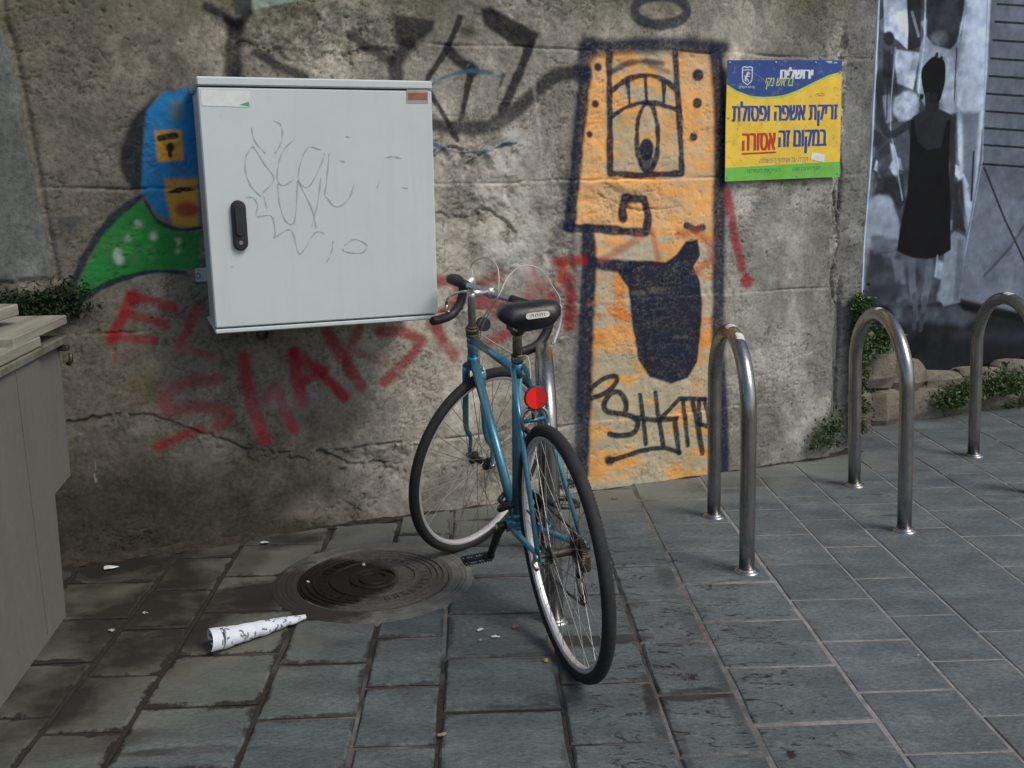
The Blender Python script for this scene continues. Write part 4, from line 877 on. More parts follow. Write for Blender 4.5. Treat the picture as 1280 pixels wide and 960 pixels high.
rack_patch(racks[1], 1.55, 1.70, -.9, .5); rack_patch(racks[1], 1.90, 2.05, -.3, .9); rack_patch(racks[2], 1.5, 1.62, -.7, .2); rack_patch(racks[3], 1.5, 1.7, -.7, .4)

#@@BIKE
# ------------------------------------------------------------------ the bicycle (local x forward, y left, z up; origin at rear tyre contact)
BM = Matrix.Translation((.1483, 2.395, 0)) @ Matrix.Rotation(math.pi/2+.2876, 4, 'Z') @ Matrix.Rotation(-.076, 4, 'X') @ Matrix.Rotation(.0062, 4, 'Y')
bike = empty('bicycle', BM); tag(bike, 'blue road bicycle with drop handlebars and round red reflector, leaning at a rack', 'bicycle')
RW = .3354; ORG = np.array([0, 0, RW]); BBp = np.array([.4225, 0, .2701])
_sa = math.radians(72.9); STD = np.array([-math.cos(_sa), 0, math.sin(_sa)]); SC = BBp+STD*.551
_ha = math.radians(74.8); HD = np.array([-math.cos(_ha), 0, math.sin(_ha)]); HT = np.array([.7556, 0, .7949]); HB = HT-HD*.0927
STEER = -1.013
SM = Matrix.Translation(HT) @ Matrix.Rotation(STEER, 4, Vector(HD)) @ Matrix.Translation(-HT)
FA = np.array([.9019, 0, RW])
bp = NT('metallic_blue_enamel', .34, .6); bn = bp.noise(40, 6, .7, bp.obj); bc = bp.ramp(bn, [(.3, (.065,.23,.32)), (.7, (.12,.35,.46))]); bp.color(bp.mix(bp.ramp(bp.noise(60, 7, .75, bp.obj), [(.62, 0.0), (.70, .8)]), bc, (.05,.04,.03))); bp.b.inputs['Coat Weight'].default_value = .4
chrome = simple('dull_chrome', (.52,.51,.48), .28, 1.0, var=.2, dirt=(.16,.12,.08)); alloy = simple('rim_alloy', (.72,.71,.72), .38, .6, var=.12, scale=18)
steel_d = simple('greasy_steel', (.075,.065,.055), .5, .7, var=.4, dirt=(.05,.03,.02)); rubber = simple('black_rubber', (.016,.016,.017), .8, var=.3, scale=60, bump=.4); tape = simple('black_bar_tape', (.014,.014,.016), .55, bump=.3)
spk_m = simple('spoke_steel', (.42,.41,.40), .35, .9); vinyl = simple('black_vinyl', (.014,.014,.016), .38, var=.3, bump=.15); cab_m = simple('pale_cable_housing', (.50,.47,.40), .55, var=.1); rust = simple('rusty_steel', (.15,.115,.085), .6, .5, var=.4)
fr = MB()
seatlug = SC; ht_join = HT-HD*.012; dt_join = HB+HD*.012
tt0 = SC-STD*.028
fr.tube([tt0, ht_join], .0132, 16); fr.tube([BBp, dt_join], .0150, 16); fr.tube([BBp, SC+STD*.01], .0143, 16); fr.tube([HB, HT], .0178, 20)
fr.tube([BBp+[0, -.035, 0], BBp+[0, .035, 0]], .0205, 20)
for s_ in (1, -1):
    fr.tube([BBp+[-.01, s_*.022, 0], BBp+[-.10, s_*.034, .013], np.array([.02, s_*.062, RW])], [.0105, .0100, .0068], 12)
    fr.tube([SC-STD*.01+[-.008, s_*.016, 0], np.array([.16, s_*.036, .66]), np.array([.012, s_*.062, RW+.012])], [.0070, .0078, .0062], 12)
    fr.box(-.014, .030, s_*.062-.0025, s_*.062+.0025, RW-.016, RW+.022, .001)
fr.tube([(.158, -.036, .655), (.158, .036, .655)], .0065, 10); fr.tube([BBp+[-.062, -.03, .006], BBp+[-.062, .03, .006]], .006, 10)
frame = fr.build('frame', bp.m, bike)
lug = MB()
for a, b, r_ in ((SC-STD*.045, SC+STD*.002, .0158), (HT-HD*.022, HT, .0192), (HB, HB+HD*.022, .0192), (BBp+STD*.012, BBp+STD*.04, .0158)):
    lug = MB(); lug.tube([a, b], r_, 20); lug.build('lug', bp.m, frame)
# seat post, clamp, saddle
SADH = SC+STD*.193
m = MB(); m.tube([SC-STD*.01, SC+STD*.150], .0131, 18); m.build('seat_post', simple('dull_alloy', (.30,.28,.25), .42, .8, dirt=(.16,.12,.09)), bike)
m = MB(); m.tube([SC+STD*.000, SC+STD*.020], .0172, 18); m.box(-.030, -.014, -.008, .008, -.006, .012, .002, T=lambda p: SC+STD*(p[2]+.012)+np.array([p[0], p[1], 0])); m.tube([SC+STD*.014+[-.026, -.016, 0], SC+STD*.014+[-.026, .016, 0]], .0042, 8); m.build('seat_clamp', chrome, bike)
m = MB(); m.tube([SC+STD*.088, SC+STD*.112], .019, 16); m.tube([SC+STD*.10+[-.012, -.018, 0], SC+STD*.10+[-.012, .022, 0]], .010, 10); m.build('light_bracket', black_pl, bike)
zt = .972
prof = [(.075, .066, 0), (.082, .078, .006), (.105, .084, .010), (.14, .081, .010), (.18, .066, .006), (.22, .044, .001), (.26, .030, -.003), (.30, .024, -.006), (.335, .020, -.010), (.35, .014, -.016)]
m = MB(); V_ = []; nq = 22
for (x, hw, dz) in [(.066, .062, -.006)]+prof+[(.356, .006, -.022)]:
    dep = .056 if x < .15 else (.050 if x < .2 else .040)
    if x < .07 or x > .355: dep *= .72
    for k_ in range(nq):
        t = 2*math.pi*k_/nq; c_, s_ = math.cos(t), math.sin(t)
        y = hw*math.copysign(abs(c_)**.75, c_); z = (dep*.42*abs(s_)**.85 if s_ > 0 else -dep*.70*abs(s_)**.8)-.006*(1-abs(c_))*(s_ > 0)
        V_.append((x, y, zt-.022+dz+z))
nr = len(V_)//nq; F_ = [((i*nq+k_), ((i+1)*nq+k_), ((i+1)*nq+(k_+1) % nq), (i*nq+(k_+1) % nq)) for i in range(nr-1) for k_ in range(nq)]+[tuple(range(nq)), tuple((nr-1)*nq+k_ for k_ in range(nq))[::-1]]
m.add(V_, F_, True); saddle = m.build('saddle', vinyl, bike)
for s_ in (1, -1):
    m = MB(); m.tube(smooth_pts([(.085, s_*.045, .938), (.10, s_*.042, .918), (.15, s_*.028, .905), (.24, s_*.024, .905), (.31, s_*.012, .930)], 5), .0036, 8); m.build('saddle_rail', chrome, saddle)
m = MB(); m.box(.17, .235, -.030, .030, .892, .918, .004); m.tube([SC+STD*.13, SC+STD*.178], .0165, 16); m.build('saddle_clamp', steel_d, saddle)
# badge plate on the saddle's back
m = MB(); by = [(-.030, .007), (.030, .007)]
ring = [(-.024+.0075*math.cos(t), .0075*math.sin(t)) for t in np.linspace(math.pi/2, 1.5*math.pi, 8)]+[(.024+.0075*math.cos(t), .0075*math.sin(t)) for t in np.linspace(-math.pi/2, math.pi/2, 8)]
bx_ = lambda y, z, o=0: (.0625-o, y-.008, .950+z)
m.add([bx_(a, b) for a, b in ring], [tuple(range(16))]); m.add([bx_(a, b, -.01) for a, b in ring]+[bx_(a, b) for a, b in ring], [(i, (i+1) % 16, 16+(i+1) % 16, 16+i) for i in range(16)])
badge = m.build('badge', simple('white_badge', (.70,.69,.62), .5, bump=0), saddle)
m = MB()
for i in range(7):
    y = -.018+.006*i; ribbon(m, [(y, -.0036), (y+.0005, .0036)], .0018, lambda p: bx_(p[0], p[1], .0006), False)
    if i % 2: ribbon(m, [(y, .004), (y+.004, .004)], .0018, lambda p: bx_(p[0], p[1], .0006), False)
m.build('badge_mark', black_pl, saddle)
# reflector
REF = np.array([.118, .0, .726]); rd = BM.to_3x3().inverted() @ Vector((CAM-np.array(BM @ Vector(REF)))); rn = np.array([-1.0, 0.02, .02]); rn /= np.linalg.norm(rn)
ra = np.cross([0, 0, 1.0], rn); ra /= np.linalg.norm(ra); rb = np.cross(rn, ra)
refl = NT('red_reflector', .25); rv = refl.noise(4, 1); refl.color((.85,.012,.012)); refl.b.inputs['Coat Weight'].default_value = .6
def refl_mesh(r_, o0, o1, lens=True):
    m = MB(); V_ = []; n = 32
    for o_, q_ in ((o0, 1), (o1, 1), (o1+.001, .93)): V_ += [REF+rn*o_+r_*q_*(math.cos(2*math.pi*k_/n)*ra+math.sin(2*math.pi*k_/n)*rb) for k_ in range(n)]
    F_ = [tuple(2*n+k_ for k_ in range(n))]+[(a*n+k_, a*n+(k_+1) % n, (a+1)*n+(k_+1) % n, (a+1)*n+k_) for a in (0, 1) for k_ in range(n)]; m.add(V_, F_); return m
rf = refl_mesh(.0315, 0, .008).build('reflector', black_pl, bike)
for sgn, cc_ in ((1, (.55,.006,.008)), (-1, (.90,.012,.010))):
    m = MB(); n = 16; V_ = [REF+rn*.0095]+[REF+rn*.0095+.0285*(sgn*math.sin(math.pi*k_/n)*ra+math.cos(math.pi*k_/n)*rb) for k_ in range(n+1)]
    sh_ = [p-ra*.006 for p in V_]; m.add(V_, [(0, i, i+1) for i in range(1, n+1)]); mt = NT('red_lens', .3); mt.color(cc_); vo = mt.N.new('ShaderNodeTexVoronoi'); vo.inputs['Scale'].default_value = 420; mt.L.new(mt.obj, vo.inputs['Vector']); mt.bump(vo.outputs['Distance'], .3, .001); mt.b.inputs['Coat Weight'].default_value = .5; m.build('reflector_lens', mt.m, rf)
m = MB(); m.tube([REF+rn*-.001, np.array([.150, 0, .690]), np.array([.156, 0, .655])], .004, 8); m.build('reflector_bracket', rust, rf)
# wheels
def build_wheel(parent, centre, M=None, rear=False):
    w_ = empty('wheel'); w_.parent = parent; w_.matrix_local = (M or Matrix.Identity(4)) @ Matrix.Translation(centre) @ Matrix.Rotation(.2 if rear else .5, 4, 'Y')
    rt_ = .0168; R0 = RW-rt_; m = MB(); n, k_ = 420, 16; V_ = []
    for i in range(n):
        t = 2*math.pi*i/n
        for j in range(k_):
            a = 2*math.pi*j/k_; rr = rt_
            if .05 < math.cos(a) < .96: rr = rt_+(.0013 if i % 2 else -.0005)
            R_2 = R0+rr*math.cos(a); V_.append((R_2*math.cos(t), rr*math.sin(a), R_2*math.sin(t)))
    m.add(V_, [(i*k_+j, i*k_+(j+1) % k_, ((i+1) % n)*k_+(j+1) % k_, ((i+1) % n)*k_+j) for i in range(n) for j in range(k_)], True); m.build('tyre', rubber, w_)
    rr = R0-.0115; m = MB(); m.lathe([(rr+.006, -.0105), (rr-.006, -.0112), (rr-.0125, -.0075), (rr-.014, 0), (rr-.0125, .0075), (rr-.006, .0112), (rr+.006, .0105), (rr+.002, .0), (rr+.006, -.0105)], 96, 'y', smooth=False); m.build('rim', alloy, w_)
    hw = .032; m = MB(); m.lathe([(.0001,-.056),(.006,-.056),(.006,-.046),(.009,-.044),(.011,-.036),(.024,-.034),(.024,-.030),(.012,-.026),(.011,.026),(.024,.030),(.024,.034),(.011,.036),(.009,.044),(.006,.046),(.006,.066 if rear else .056),(.0001,.066 if rear else .056)], 24, 'y'); m.build('hub', steel_d, w_)
    ns = 36; sm_ = None
    for i in range(ns):
        sd_ = 1 if i % 2 else -1; a = 2*math.pi*i/ns; b = a+(1.05 if (i//2) % 2 else -1.05); p0 = (.022*math.cos(b), sd_*.032, .022*math.sin(b)); p1 = ((rr-.012)*math.cos(a), sd_*.002, (rr-.012)*math.sin(a))
        m = MB(); m.tube([p0, p1], .0011, 5, cap=False); m.build('spoke', spk_m, w_)
    m = MB(); m.tube([((rr-.014)*.966, 0, (rr-.014)*.259), ((rr-.05)*.966, 0, (rr-.05)*.259)], .003, 8); m.build('valve', black_pl, w_)
    return w_
rw = build_wheel(bike, Vector(ORG), rear=True); fw = build_wheel(bike, Vector(FA), SM)
# drivetrain
m = MB()
for i, r_ in enumerate((.030, .034, .039, .044, .049)):
    y = -.040-.0045*(4-i)+.0; n = r_*2*math.pi/.0065; n = int(n); V_ = []
    for k_ in range(2*n):
        t = math.pi*k_/n; q_ = r_+(.0022 if k_ % 2 else -.0015); V_ += [(q_*math.cos(t), y-.001, RW+q_*math.sin(t)), (q_*math.cos(t), y+.001, RW+q_*math.sin(t))]
    m.add(V_, [tuple(range(0, 4*n, 2)), tuple(range(4*n-1, 0, -2))]+[(2*i_, 2*i_+1, (2*i_+3) % (4*n), (2*i_+2) % (4*n)) for i_ in range(2*n)])
m.build('freewheel', steel_d, bike)
crk = empty('crankset'); crk.parent = bike; crk.matrix_local = Matrix.Identity(4)
for rr_, y in ((.105, -.047), (.085, -.041)):
    m = MB(); n = int(rr_*2*math.pi/.0127); V_ = []
    for k_ in range(4*n):
        t = 2*math.pi*k_/(4*n); q_ = rr_+(.003, .0015, -.003, -.001)[k_ % 4]
        V_ += [(BBp[0]+q_*math.cos(t), y+dy, BBp[2]+q_*math.sin(t)) for dy in (-.0012, .0012)]+[(BBp[0]+(rr_-.012)*math.cos(t), y+dy, BBp[2]+(rr_-.012)*math.sin(t)) for dy in (-.0012, .0012)]
    N_ = 4*n; m.add(V_, [q for i in range(N_) for q in ((4*i, 4*((i+1) % N_), 4*((i+1) % N_)+2, 4*i+2), (4*i+1, 4*i+3, 4*((i+1) % N_)+3, 4*((i+1) % N_)+1), (4*i, 4*i+1, 4*((i+1) % N_)+1, 4*((i+1) % N_)))])
    for i in range(5):
        a = 2*math.pi*i/5+.3; m.tube([BBp+[0, y, 0], BBp+[rr_*.9*math.cos(a), y, rr_*.9*math.sin(a)]], .005, 6)
    m.build('chainring', steel_d, crk)
CA = math.radians(-52)
def crank(side, ang):
    y0 = side*.048; y1 = side*.066; e = BBp+np.array([.168*math.cos(ang), y1, .168*math.sin(ang)])
    m = MB(); m.tube([BBp+[0, y0, 0], BBp+[.03*math.cos(ang), y0+side*.006, .03*math.sin(ang)], e-[.02*math.cos(ang), 0, .02*math.sin(ang)], e], [.016, .0135, .0115, .0135], 12); m.tube([BBp+[0, y0-.012*side, 0], BBp+[0, y0+.014*side, 0]], .0125, 14); a_ = m.build('crank_arm', steel_d, crk)
    m = MB(); m.tube([BBp+[0, y0+.013*side, 0], BBp+[0, y0+.017*side, 0]], .0105, 14); m.build('dust_cap', chrome, crk)
    p = MB(); c = e+np.array([0, side*.046, 0]); p.tube([e, e+[0, side*.088, 0]], .007, 10); p.tube([e+[0, side*.010, 0], e+[0, side*.024, 0]], .0115, 12)
    # serrated cage
    for (x0, sg) in ((-.032, 1), (.032, 1)):
        pts = []
        for i in range(19):
            y = -.040+.080*i/18; pts.append((c[0]+x0, c[1]+y, c[2]+.003*(1 if i % 2 else -1)))
        p.tube(pts, .0032, 6)
    for y in (-.040, .040): p.tube([c+[-.032, y, 0], c+[-.018, y*1.08, 0], c+[.018, y*1.08, 0], c+[.032, y, 0]], .003, 6)
    for y in (-.030, 0, .030): p.tube([c+[-.032, y, 0], c+[.032, y, 0]], .003, 6)
    p.build('pedal', black_pl, crk)
crank(1, CA); crank(-1, CA+math.pi)
ch = MB(); top = []; n = 46
def chain_run(a, b, sag):
    for i in range(n):
        t0, t1 = i/n, (i+.75)/n
        for t in (t0,):
            p = a*(1-t)+b*t-np.array([0, 0, sag*math.sin(math.pi*t)]); q = a*(1-t1)+b*t1-np.array([0, 0, sag*math.sin(math.pi*t1)]); ch.tube([p, q], .0036, 6)
cy_ = -.046
chain_run(BBp+[0, cy_, .105], np.array([.005, cy_, RW+.044]), .004)
chain_run(BBp+[-.01, cy_, -.104], np.array([-.012, cy_, RW-.155]), .018)
for i in range(20):
    a0 = -1.6+3.2*i/20; a1 = a0+.12; ch.tube([BBp+[.106*math.cos(a0), cy_, .106*math.sin(a0)], BBp+[.106*math.cos(a1), cy_, .106*math.sin(a1)]], .0036, 6)
ch.build('chain', steel_d, bike)
dr = MB(); jw = [np.array([.012, -.046, RW-.072]), np.array([-.014, -.046, RW-.140])]
for c in jw: dr.lathe([(.0001,-.003),(.014,-.003),(.0155,0),(.014,.003),(.0001,.003)], 12, 'y', c)
dr.tube([jw[0]+[0, -.007, 0], jw[1]+[0, -.007, 0]], .005, 8); dr.tube([jw[0]+[0, .007, 0], jw[1]+[0, .007, 0]], .004, 8)
dr.box(-.002, .024, -.078, -.052, RW-.070, RW-.024, .004); dr.tube([(.010, -.066, RW-.004), (.016, -.070, RW-.03)], .008, 10); dr.build('derailleur', steel_d, bike)
# quick release
m = MB(); m.tube([(0, .064, RW), (0, .076, RW)], .011, 14); m.tube([(0, .074, RW), (-.012, .082, RW-.012), (-.030, .080, RW-.020)], [.006, .005, .006], 8); m.build('axle_nut', chrome, bike)
m = MB(); m.tube([(0, -.064, RW), (0, -.076, RW)], .010, 14); m.build('axle_nut', steel_d, bike)
# brakes
def caliper(c, fwd, M=None):
    m = MB(); c = np.array(c, float)
    for s_ in (1, -1): m.tube(smooth_pts([c+[0, -s_*.004, .022], c+[0, s_*.022, .020], c+[0, s_*.036, -.004], c+[0, s_*.030, -.034]], 4), [.0058]*5+[.005]*(3*4-4), 8)
    m.tube([c+[fwd*-.012, 0, .010], c+[fwd*.014, 0, .010]], .006, 10)
    o = m.build('brake_caliper', chrome, bike, M)
    m = MB()
    for s_ in (1, -1): m.box(c[0]-.022, c[0]+.022, c[1]+s_*.024-.006, c[1]+s_*.024+.006, c[2]-.044, c[2]-.032, .002)
    m.build('brake_pad', rubber, o)
caliper((.138, 0, RW+.335), -1)
# steered parts
m = MB(); crown = HB-HD*.022; m.tube([crown+[0, -.034, 0], crown+[0, .034, 0]], .0125, 12); m.tube([HB, crown-HD*.004], .016, 14)
for s_ in (1, -1): m.tube(smooth_pts([crown+[0, s_*.034, 0], crown-HD*.12+[0, s_*.040, 0], crown-HD*.24+[.004, s_*.046, 0], FA+[-.012, s_*.050, .07], FA+[0, s_*.051, .004]], 4), [.0125]*4+[.0115]*4+[.0098]*4+[.0075]*4+[.006], 12, flat=.85); m.box(FA[0]-.010, FA[0]+.008, s_*.051-.002, s_*.051+.002, FA[2]-.012, FA[2]+.014, .001)
fork = m.build('fork', bp.m, bike, SM)
m = MB()
for s_ in (1, -1): m.tube([FA+[0, s_*.053, 0], FA+[0, s_*.063, 0]], .009, 8)
m.build('axle_nut', chrome, bike, SM)
c_ = crown+np.array([.022, 0, -.018]); caliper(c_, 1, SM)
m = MB()
for a, b, r_ in ((.000, .010, .0215), (.010, .018, .0185), (.018, .028, .0225), (.028, .036, .017)): m.tube([HT+HD*a, HT+HD*b], r_, 20)
m.build('headset', rust, bike)
m = MB(); m.tube([HB-HD*.012, HB], .0215, 20); m.build('headset', rust, bike)
CT = HT+HD*.1459; CL = CT+np.array([.0874, 0, 0])
m = MB(); m.tube([HT+HD*.03, CT-HD*.012, CT+HD*.004], [.0128, .0128, .0135], 16); m.tube([CT, CL-[.01, 0, 0]], [.0125, .0115], 16); m.tube([CL+[0, -.020, 0], CL+[0, .020, 0]], .0185, 18); m.build('stem', simple('stem_alloy', (.50,.50,.49), .36, .9, dirt=(.25,.22,.18)), bike, SM)
hb = .3776/2
barp = lambda s_: smooth_pts([CL, CL+[0, s_*.06, 0], CL+[0, s_*(hb-.045), .0], CL+[.012, s_*(hb-.006), 0], CL+[.055, s_*hb, -.004], CL+[.086, s_*hb, -.032], CL+[.088, s_*hb, -.078], CL+[.058, s_*hb, -.122], CL+[.01, s_*hb, -.138], CL+[-.035, s_*hb, -.143]], 5)
m = MB()
for s_ in (1, -1): m.tube(barp(s_)[:9], .0122, 14)
bar = m.build('handlebar', simple('bar_alloy', (.55,.55,.56), .3, .95), bike, SM)
for s_ in (1, -1):
    m = MB(); P = barp(s_)[7:]; m.tube(P, [.0152+(.0006 if i % 2 else 0) for i in range(len(P))], 14); m.tube([P[-1], P[-1]+np.array([-.006, 0, -.0005])], [.016, .013], 12); m.build('bar_tape', tape, bar)
    hp = CL+[.092, s_*hb, -.030]
    m = MB(); m.tube([hp+[-.006, 0, -.006], hp+[.014, 0, .008], hp+[.034, 0, .022], hp+[.042, 0, .026]], [.012, .0135, .013, .009], 12); m.tube(smooth_pts([hp+[.034, 0, .018], hp+[.052, 0, -.004], hp+[.046, s_*.004, -.05], hp+[.026, s_*.008, -.098]], 5), [.0065]*4+[.0055]*12, 8, flat=1.5); m.build('brake_lever', alloy, bar)
CAB = BM.inverted()
def bl(px, py, y):       # place a cable point by survey on a plane parallel to the frame
    o_ = np.array(CAB @ Vector(CAM)); d_ = np.array(CAB.to_3x3() @ Vector(ray(px, py))); return o_+(y-o_[1])/d_[1]*d_
def sp_(p): return np.array(SM @ Vector(p))
hl, hr = sp_(CL+[.134, hb, -.004]), sp_(CL+[.134, -hb, -.004])
low = sp_(crown+np.array([.03, 0, .0]))
m = MB(); m.tube(smooth_pts([hl, (hl+[0, 0, .05]), bl(607, 322, hl[1]*.6), bl(622, 335, hl[1]*.5), bl(622, 368, hl[1]*.3), bl(612, 390, -.02), bl(601, 415, -.03), low], 6), .0020, 8); m.build('brake_cable', cab_m, bike)
m = MB(); m.tube(smooth_pts([hr, hr+[0, 0, .03], bl(690, 357, hr[1]*.95), bl(675, 337, hr[1]*.8), bl(655, 332, hr[1]*.6), bl(636, 345, hr[1]*.4), bl(622, 372, -.05), bl(603, 398, -.035), bl(594, 418, -.02), bl(600, 422, -.012), HT*.8+SC*.2+[0, -.006, .014], HT*.4+SC*.6+[0, -.006, .012], SC+[.03, -.012, .006]], 6), .0020, 8); m.build('brake_cable', cab_m, bike)
m = MB(); m.tube(smooth_pts([SC+[.03, -.012, .006], SC+[-.02, -.026, .01], bl(665, 488, -.02), bl(676, 512, -.02), np.array([.138, -.03, RW+.36])], 5), .002, 8); m.build('brake_cable', cab_m, bike)
yc = float(sp_(CL+[0, hb, 0])[1])
m = MB(); m.tube(smooth_pts([bl(582, 364, yc*.35), bl(571, 366, yc*.7), bl(560, 373, yc), bl(558, 381, yc*1.05), bl(561, 391, yc*1.05)], 5), .0042, 8, flat=1.3); m.build('safety_lever', chrome, bike)
# black bell lamp behind the head tube
c = bl(604, 405, -.06); m = MB(); V_ = []
dn = np.array([-.95, .1, .1]); dn /= np.linalg.norm(dn); da = np.cross([0, 0, 1.0], dn); da /= np.linalg.norm(da); db = np.cross(dn, da)
for o_, q_ in ((.0, .80), (.006, 1), (.016, 1), (.018, .9)): V_ += [c-dn*.01+dn*o_+.0245*q_*(math.cos(2*math.pi*k_/24)*da+math.sin(2*math.pi*k_/24)*db) for k_ in range(24)]
m.add(V_, [tuple(range(24))[::-1], tuple(72+k_ for k_ in range(24))]+[(a*24+k_, a*24+(k_+1) % 24, (a+1)*24+(k_+1) % 24, (a+1)*24+k_) for a in range(3) for k_ in range(24)]); m.tube([c, HT+HD*.03+[0, -.02, 0]], .004, 8); m.build('front_reflector', black_pl, bike)
# cable lock between frame and hoop
lk = MB()
def wpt(x, y, z): return np.array(BM @ Vector((x, y, z)))
rk0 = np.array([.128, 2.69, 0])
loop = [wpt(.47, .035, .335), wpt(.50, .0, .345), wpt(.47, -.035, .340), wpt(.38, -.075, .35), np.array([.165, 2.78, .345]), np.array([.185, 2.68, .36]), np.array([.13, 2.645, .37]), np.array([.09, 2.69, .375]), wpt(.33, -.055, .37), wpt(.43, -.03, .36), wpt(.49, .02, .31), wpt(.44, .045, .315), wpt(.40, .035, .335)]
lk.tube(smooth_pts(loop+[loop[0]], 7), .0075, 10)
lo = lk.build('cable_lock', simple('black_lock_cable', (.015,.015,.017), .4), None); tag(lo, 'black cable lock looped round the bicycle frame and the hoop rack beside it', 'lock')
lk = MB(); lk.tube([wpt(.40, -.02, .345), wpt(.40, .045, .335)], .011, 12); lk.build('lock_barrel', black_pl, lo)

#@@CONTAINER
# ------------------------------------------------------------------ container at the left edge with planks on top
KA = np.array([-1.357, 2.763, 0]); KB = np.array([-1.288, 2.22, 0]); kd = (KA-KB)/np.linalg.norm(KA-KB); kn = np.cross(kd, [0, 0, 1])      # kn points to the pavement (right)
KM = Matrix(((kd[0], kn[0], 0, KA[0]), (kd[1], kn[1], 0, KA[1]), (0, 0, 1, 0), (0, 0, 0, 1)))     # local x along the wall-ward side, y outwards, z up
cont = empty('waste_container', KM); tag(cont, 'grey beige waste container with overhanging back end at the left edge, planks piled on top', 'container')
cm = NT('stained_grey_fibreglass', .6); c1 = cm.noise(6, 7, .7, cm.obj, stretch=(.35, .35, .05)); c2 = cm.noise(40, 5, .7, cm.obj)
cc_ = cm.ramp(c1, [(.25, (.115,.118,.103)), (.5, (.150,.153,.138)), (.75, (.165,.167,.152))]); cm.color(cm.mix(.3, cc_, cm.ramp(c2, [(.3, .6), (.7, 1.1)]), 'MULTIPLY')); cm.bump(c2, .15, .003)
pf_ = [(0, 0), (.026, .361), (.030, .80), (-1.4, .80), (-1.4, 0)]
m = MB(); n = len(pf_); dpt = -.85
pin = [(x*.985-.003, z) for x, z in pf_]
V_ = [(x, -.006, z) for x, z in pf_]+[(x, dpt, z) for x, z in pf_]; m.add(V_, [tuple(range(n))[::-1], tuple(n+i for i in range(n))]+[(i, (i+1) % n, n+(i+1) % n, n+i) for i in range(n)])
m.build('container_body', cm.m, cont)
m = MB(); rb = [(.020, .362), (.232, .375), (.258, .796), (.020, .796)]; m.add([(x, -.022, z) for x, z in rb]+[(x, dpt+.02, z) for x, z in rb], [(3, 2, 1, 0), (4, 5, 6, 7)]+[(i, (i+1) % 4, 4+(i+1) % 4, 4+i) for i in range(4)]); m.build('rear_bay', cm.m, cont)
m = MB(); m.box(-1.4, .26, -.86, .004, .796, .822, .004); m.build('container_rim', simple('pale_rim', (.15,.15,.12), .6, dirt=(.07,.07,.05)), cont)
m = MB(); m.box(-.75, -.715, -.012, .002, .02, .79, .003); m.build('side_rib', cm.m, cont)
m = MB(); m.box(-.163, -.160, -.010, -.0055, .02, .79, .001); m.build('panel_seam', gk, cont)
m = MB(); m.box(.235, .262, -.03, .010, .775, .79, .003); m.tube([(.25, .0, .73), (.25, .012, .74), (.25, .012, .765)], .007, 8); m.build('latch', steel_d, cont)
pk = NT('weathered_plank', .85); g1 = pk.noise(7, 7, .7, pk.obj, stretch=(.25, 3, 3)); oo = pk.N.new('ShaderNodeObjectInfo'); pkc = pk.ramp(g1, [(.3, (.12,.115,.09)), (.7, (.34,.33,.275))]); pk.color(pk.mix(.6, pkc, pk.ramp(oo.outputs['Random'], [(0, .6), (1, 1.15)]), 'MULTIPLY')); pk.bump(g1, .4, .004)
def plank(x, y, z, L, W_, H_, rz, tilt, roll, label):
    m = MB(); m.box(-L/2, L/2, -W_/2, W_/2, -H_/2, H_/2, .003)
    M = KM @ Matrix.Translation((x, y, z)) @ Matrix.Rotation(rz, 4, 'Z') @ Matrix.Rotation(tilt, 4, 'Y') @ Matrix.Rotation(roll, 4, 'X')
    o = m.build('plank', pk.m, None, M); tag(o, label, 'plank', 'planks piled on the container')
plank(-.43, -.10, .839, .94, .20, .030, .0, .0, 0, 'wide pale plank lying along the near side of the container top')
plank(.065, -.09, .867, .42, .18, .028, .03, -.01, .0, 'short wide board at the wall end of the container top')
plank(-.20, -.17, .912, .66, .055, .034, .20, -.035, .0, 'narrow dark edged plank raised aslant across the pile')
plank(-.34, -.40, .880, .90, .20, .028, -.05, -.01, .0, 'pale board at the back of the pile, under the weeds')
plank(-.42, -.27, .871, .70, .07, .024, .06, .0, 0, 'thin pale batten just below the raised plank')

#@@MANHOLE
# ------------------------------------------------------------------ manhole
mh = empty('manhole_cover', Matrix.Translation((MH[0], MH[1], 0)) @ Matrix.Rotation(.3, 4, 'Z') @ Matrix.Scale(.90, 4)); tag(mh, 'round cast iron manhole cover with concentric rings, wet and dirty, by the front wheel', 'manhole cover')
im = NT('dirty_cast_iron', .75, .25); i1 = im.noise(9, 7, .7); i2 = im.noise(90, 5, .7); ic = im.ramp(i2, [(.3, (.060,.058,.050)), (.7, (.15,.142,.125))])
nb = im.noise(4.5, 7, .7); wet = im.blob(MH[0]-.11, MH[1]-.02, .20, .17, 0, .35, 1.0, nb); wet2 = im.blob(MH[0]-.2, MH[1]-.1, .16, .14, 0, .4, .9, nb); wet = im.math('MAXIMUM', wet, wet2); ic = im.mix(wet, ic, (.016,.012,.009)); im.color(ic); im.rough(im.ramp(wet, [(0, .8), (1, .5)])); im.bump(im.math('ADD', i1, i2), .5, .004)
fm_ = NT('cement_collar', .9); fn = fm_.noise(20, 6, .7); fc_ = fm_.ramp(fn, [(.3, (.07,.072,.066)), (.7, (.15,.152,.14))]); nb2 = fm_.noise(5, 7, .7); fw_ = fm_.blob(MH[0]-.27, MH[1]-.16, .30, .26, 0, .5, .95, nb2); fm_.color(fm_.mix(fw_, fc_, (.02,.015,.011))); fm_.bump(fn, .6, .006)
m = MB(); m.lathe([(.275,.000),(.288,.0075),(.312,.0065),(.318,.004),(.326,.0062),(.333,.004),(.341,.006),(.350,.003),(.360,.001),(.372,-.012)], 96, 'z', smooth=False); m.build('collar', fm_.m, mh)
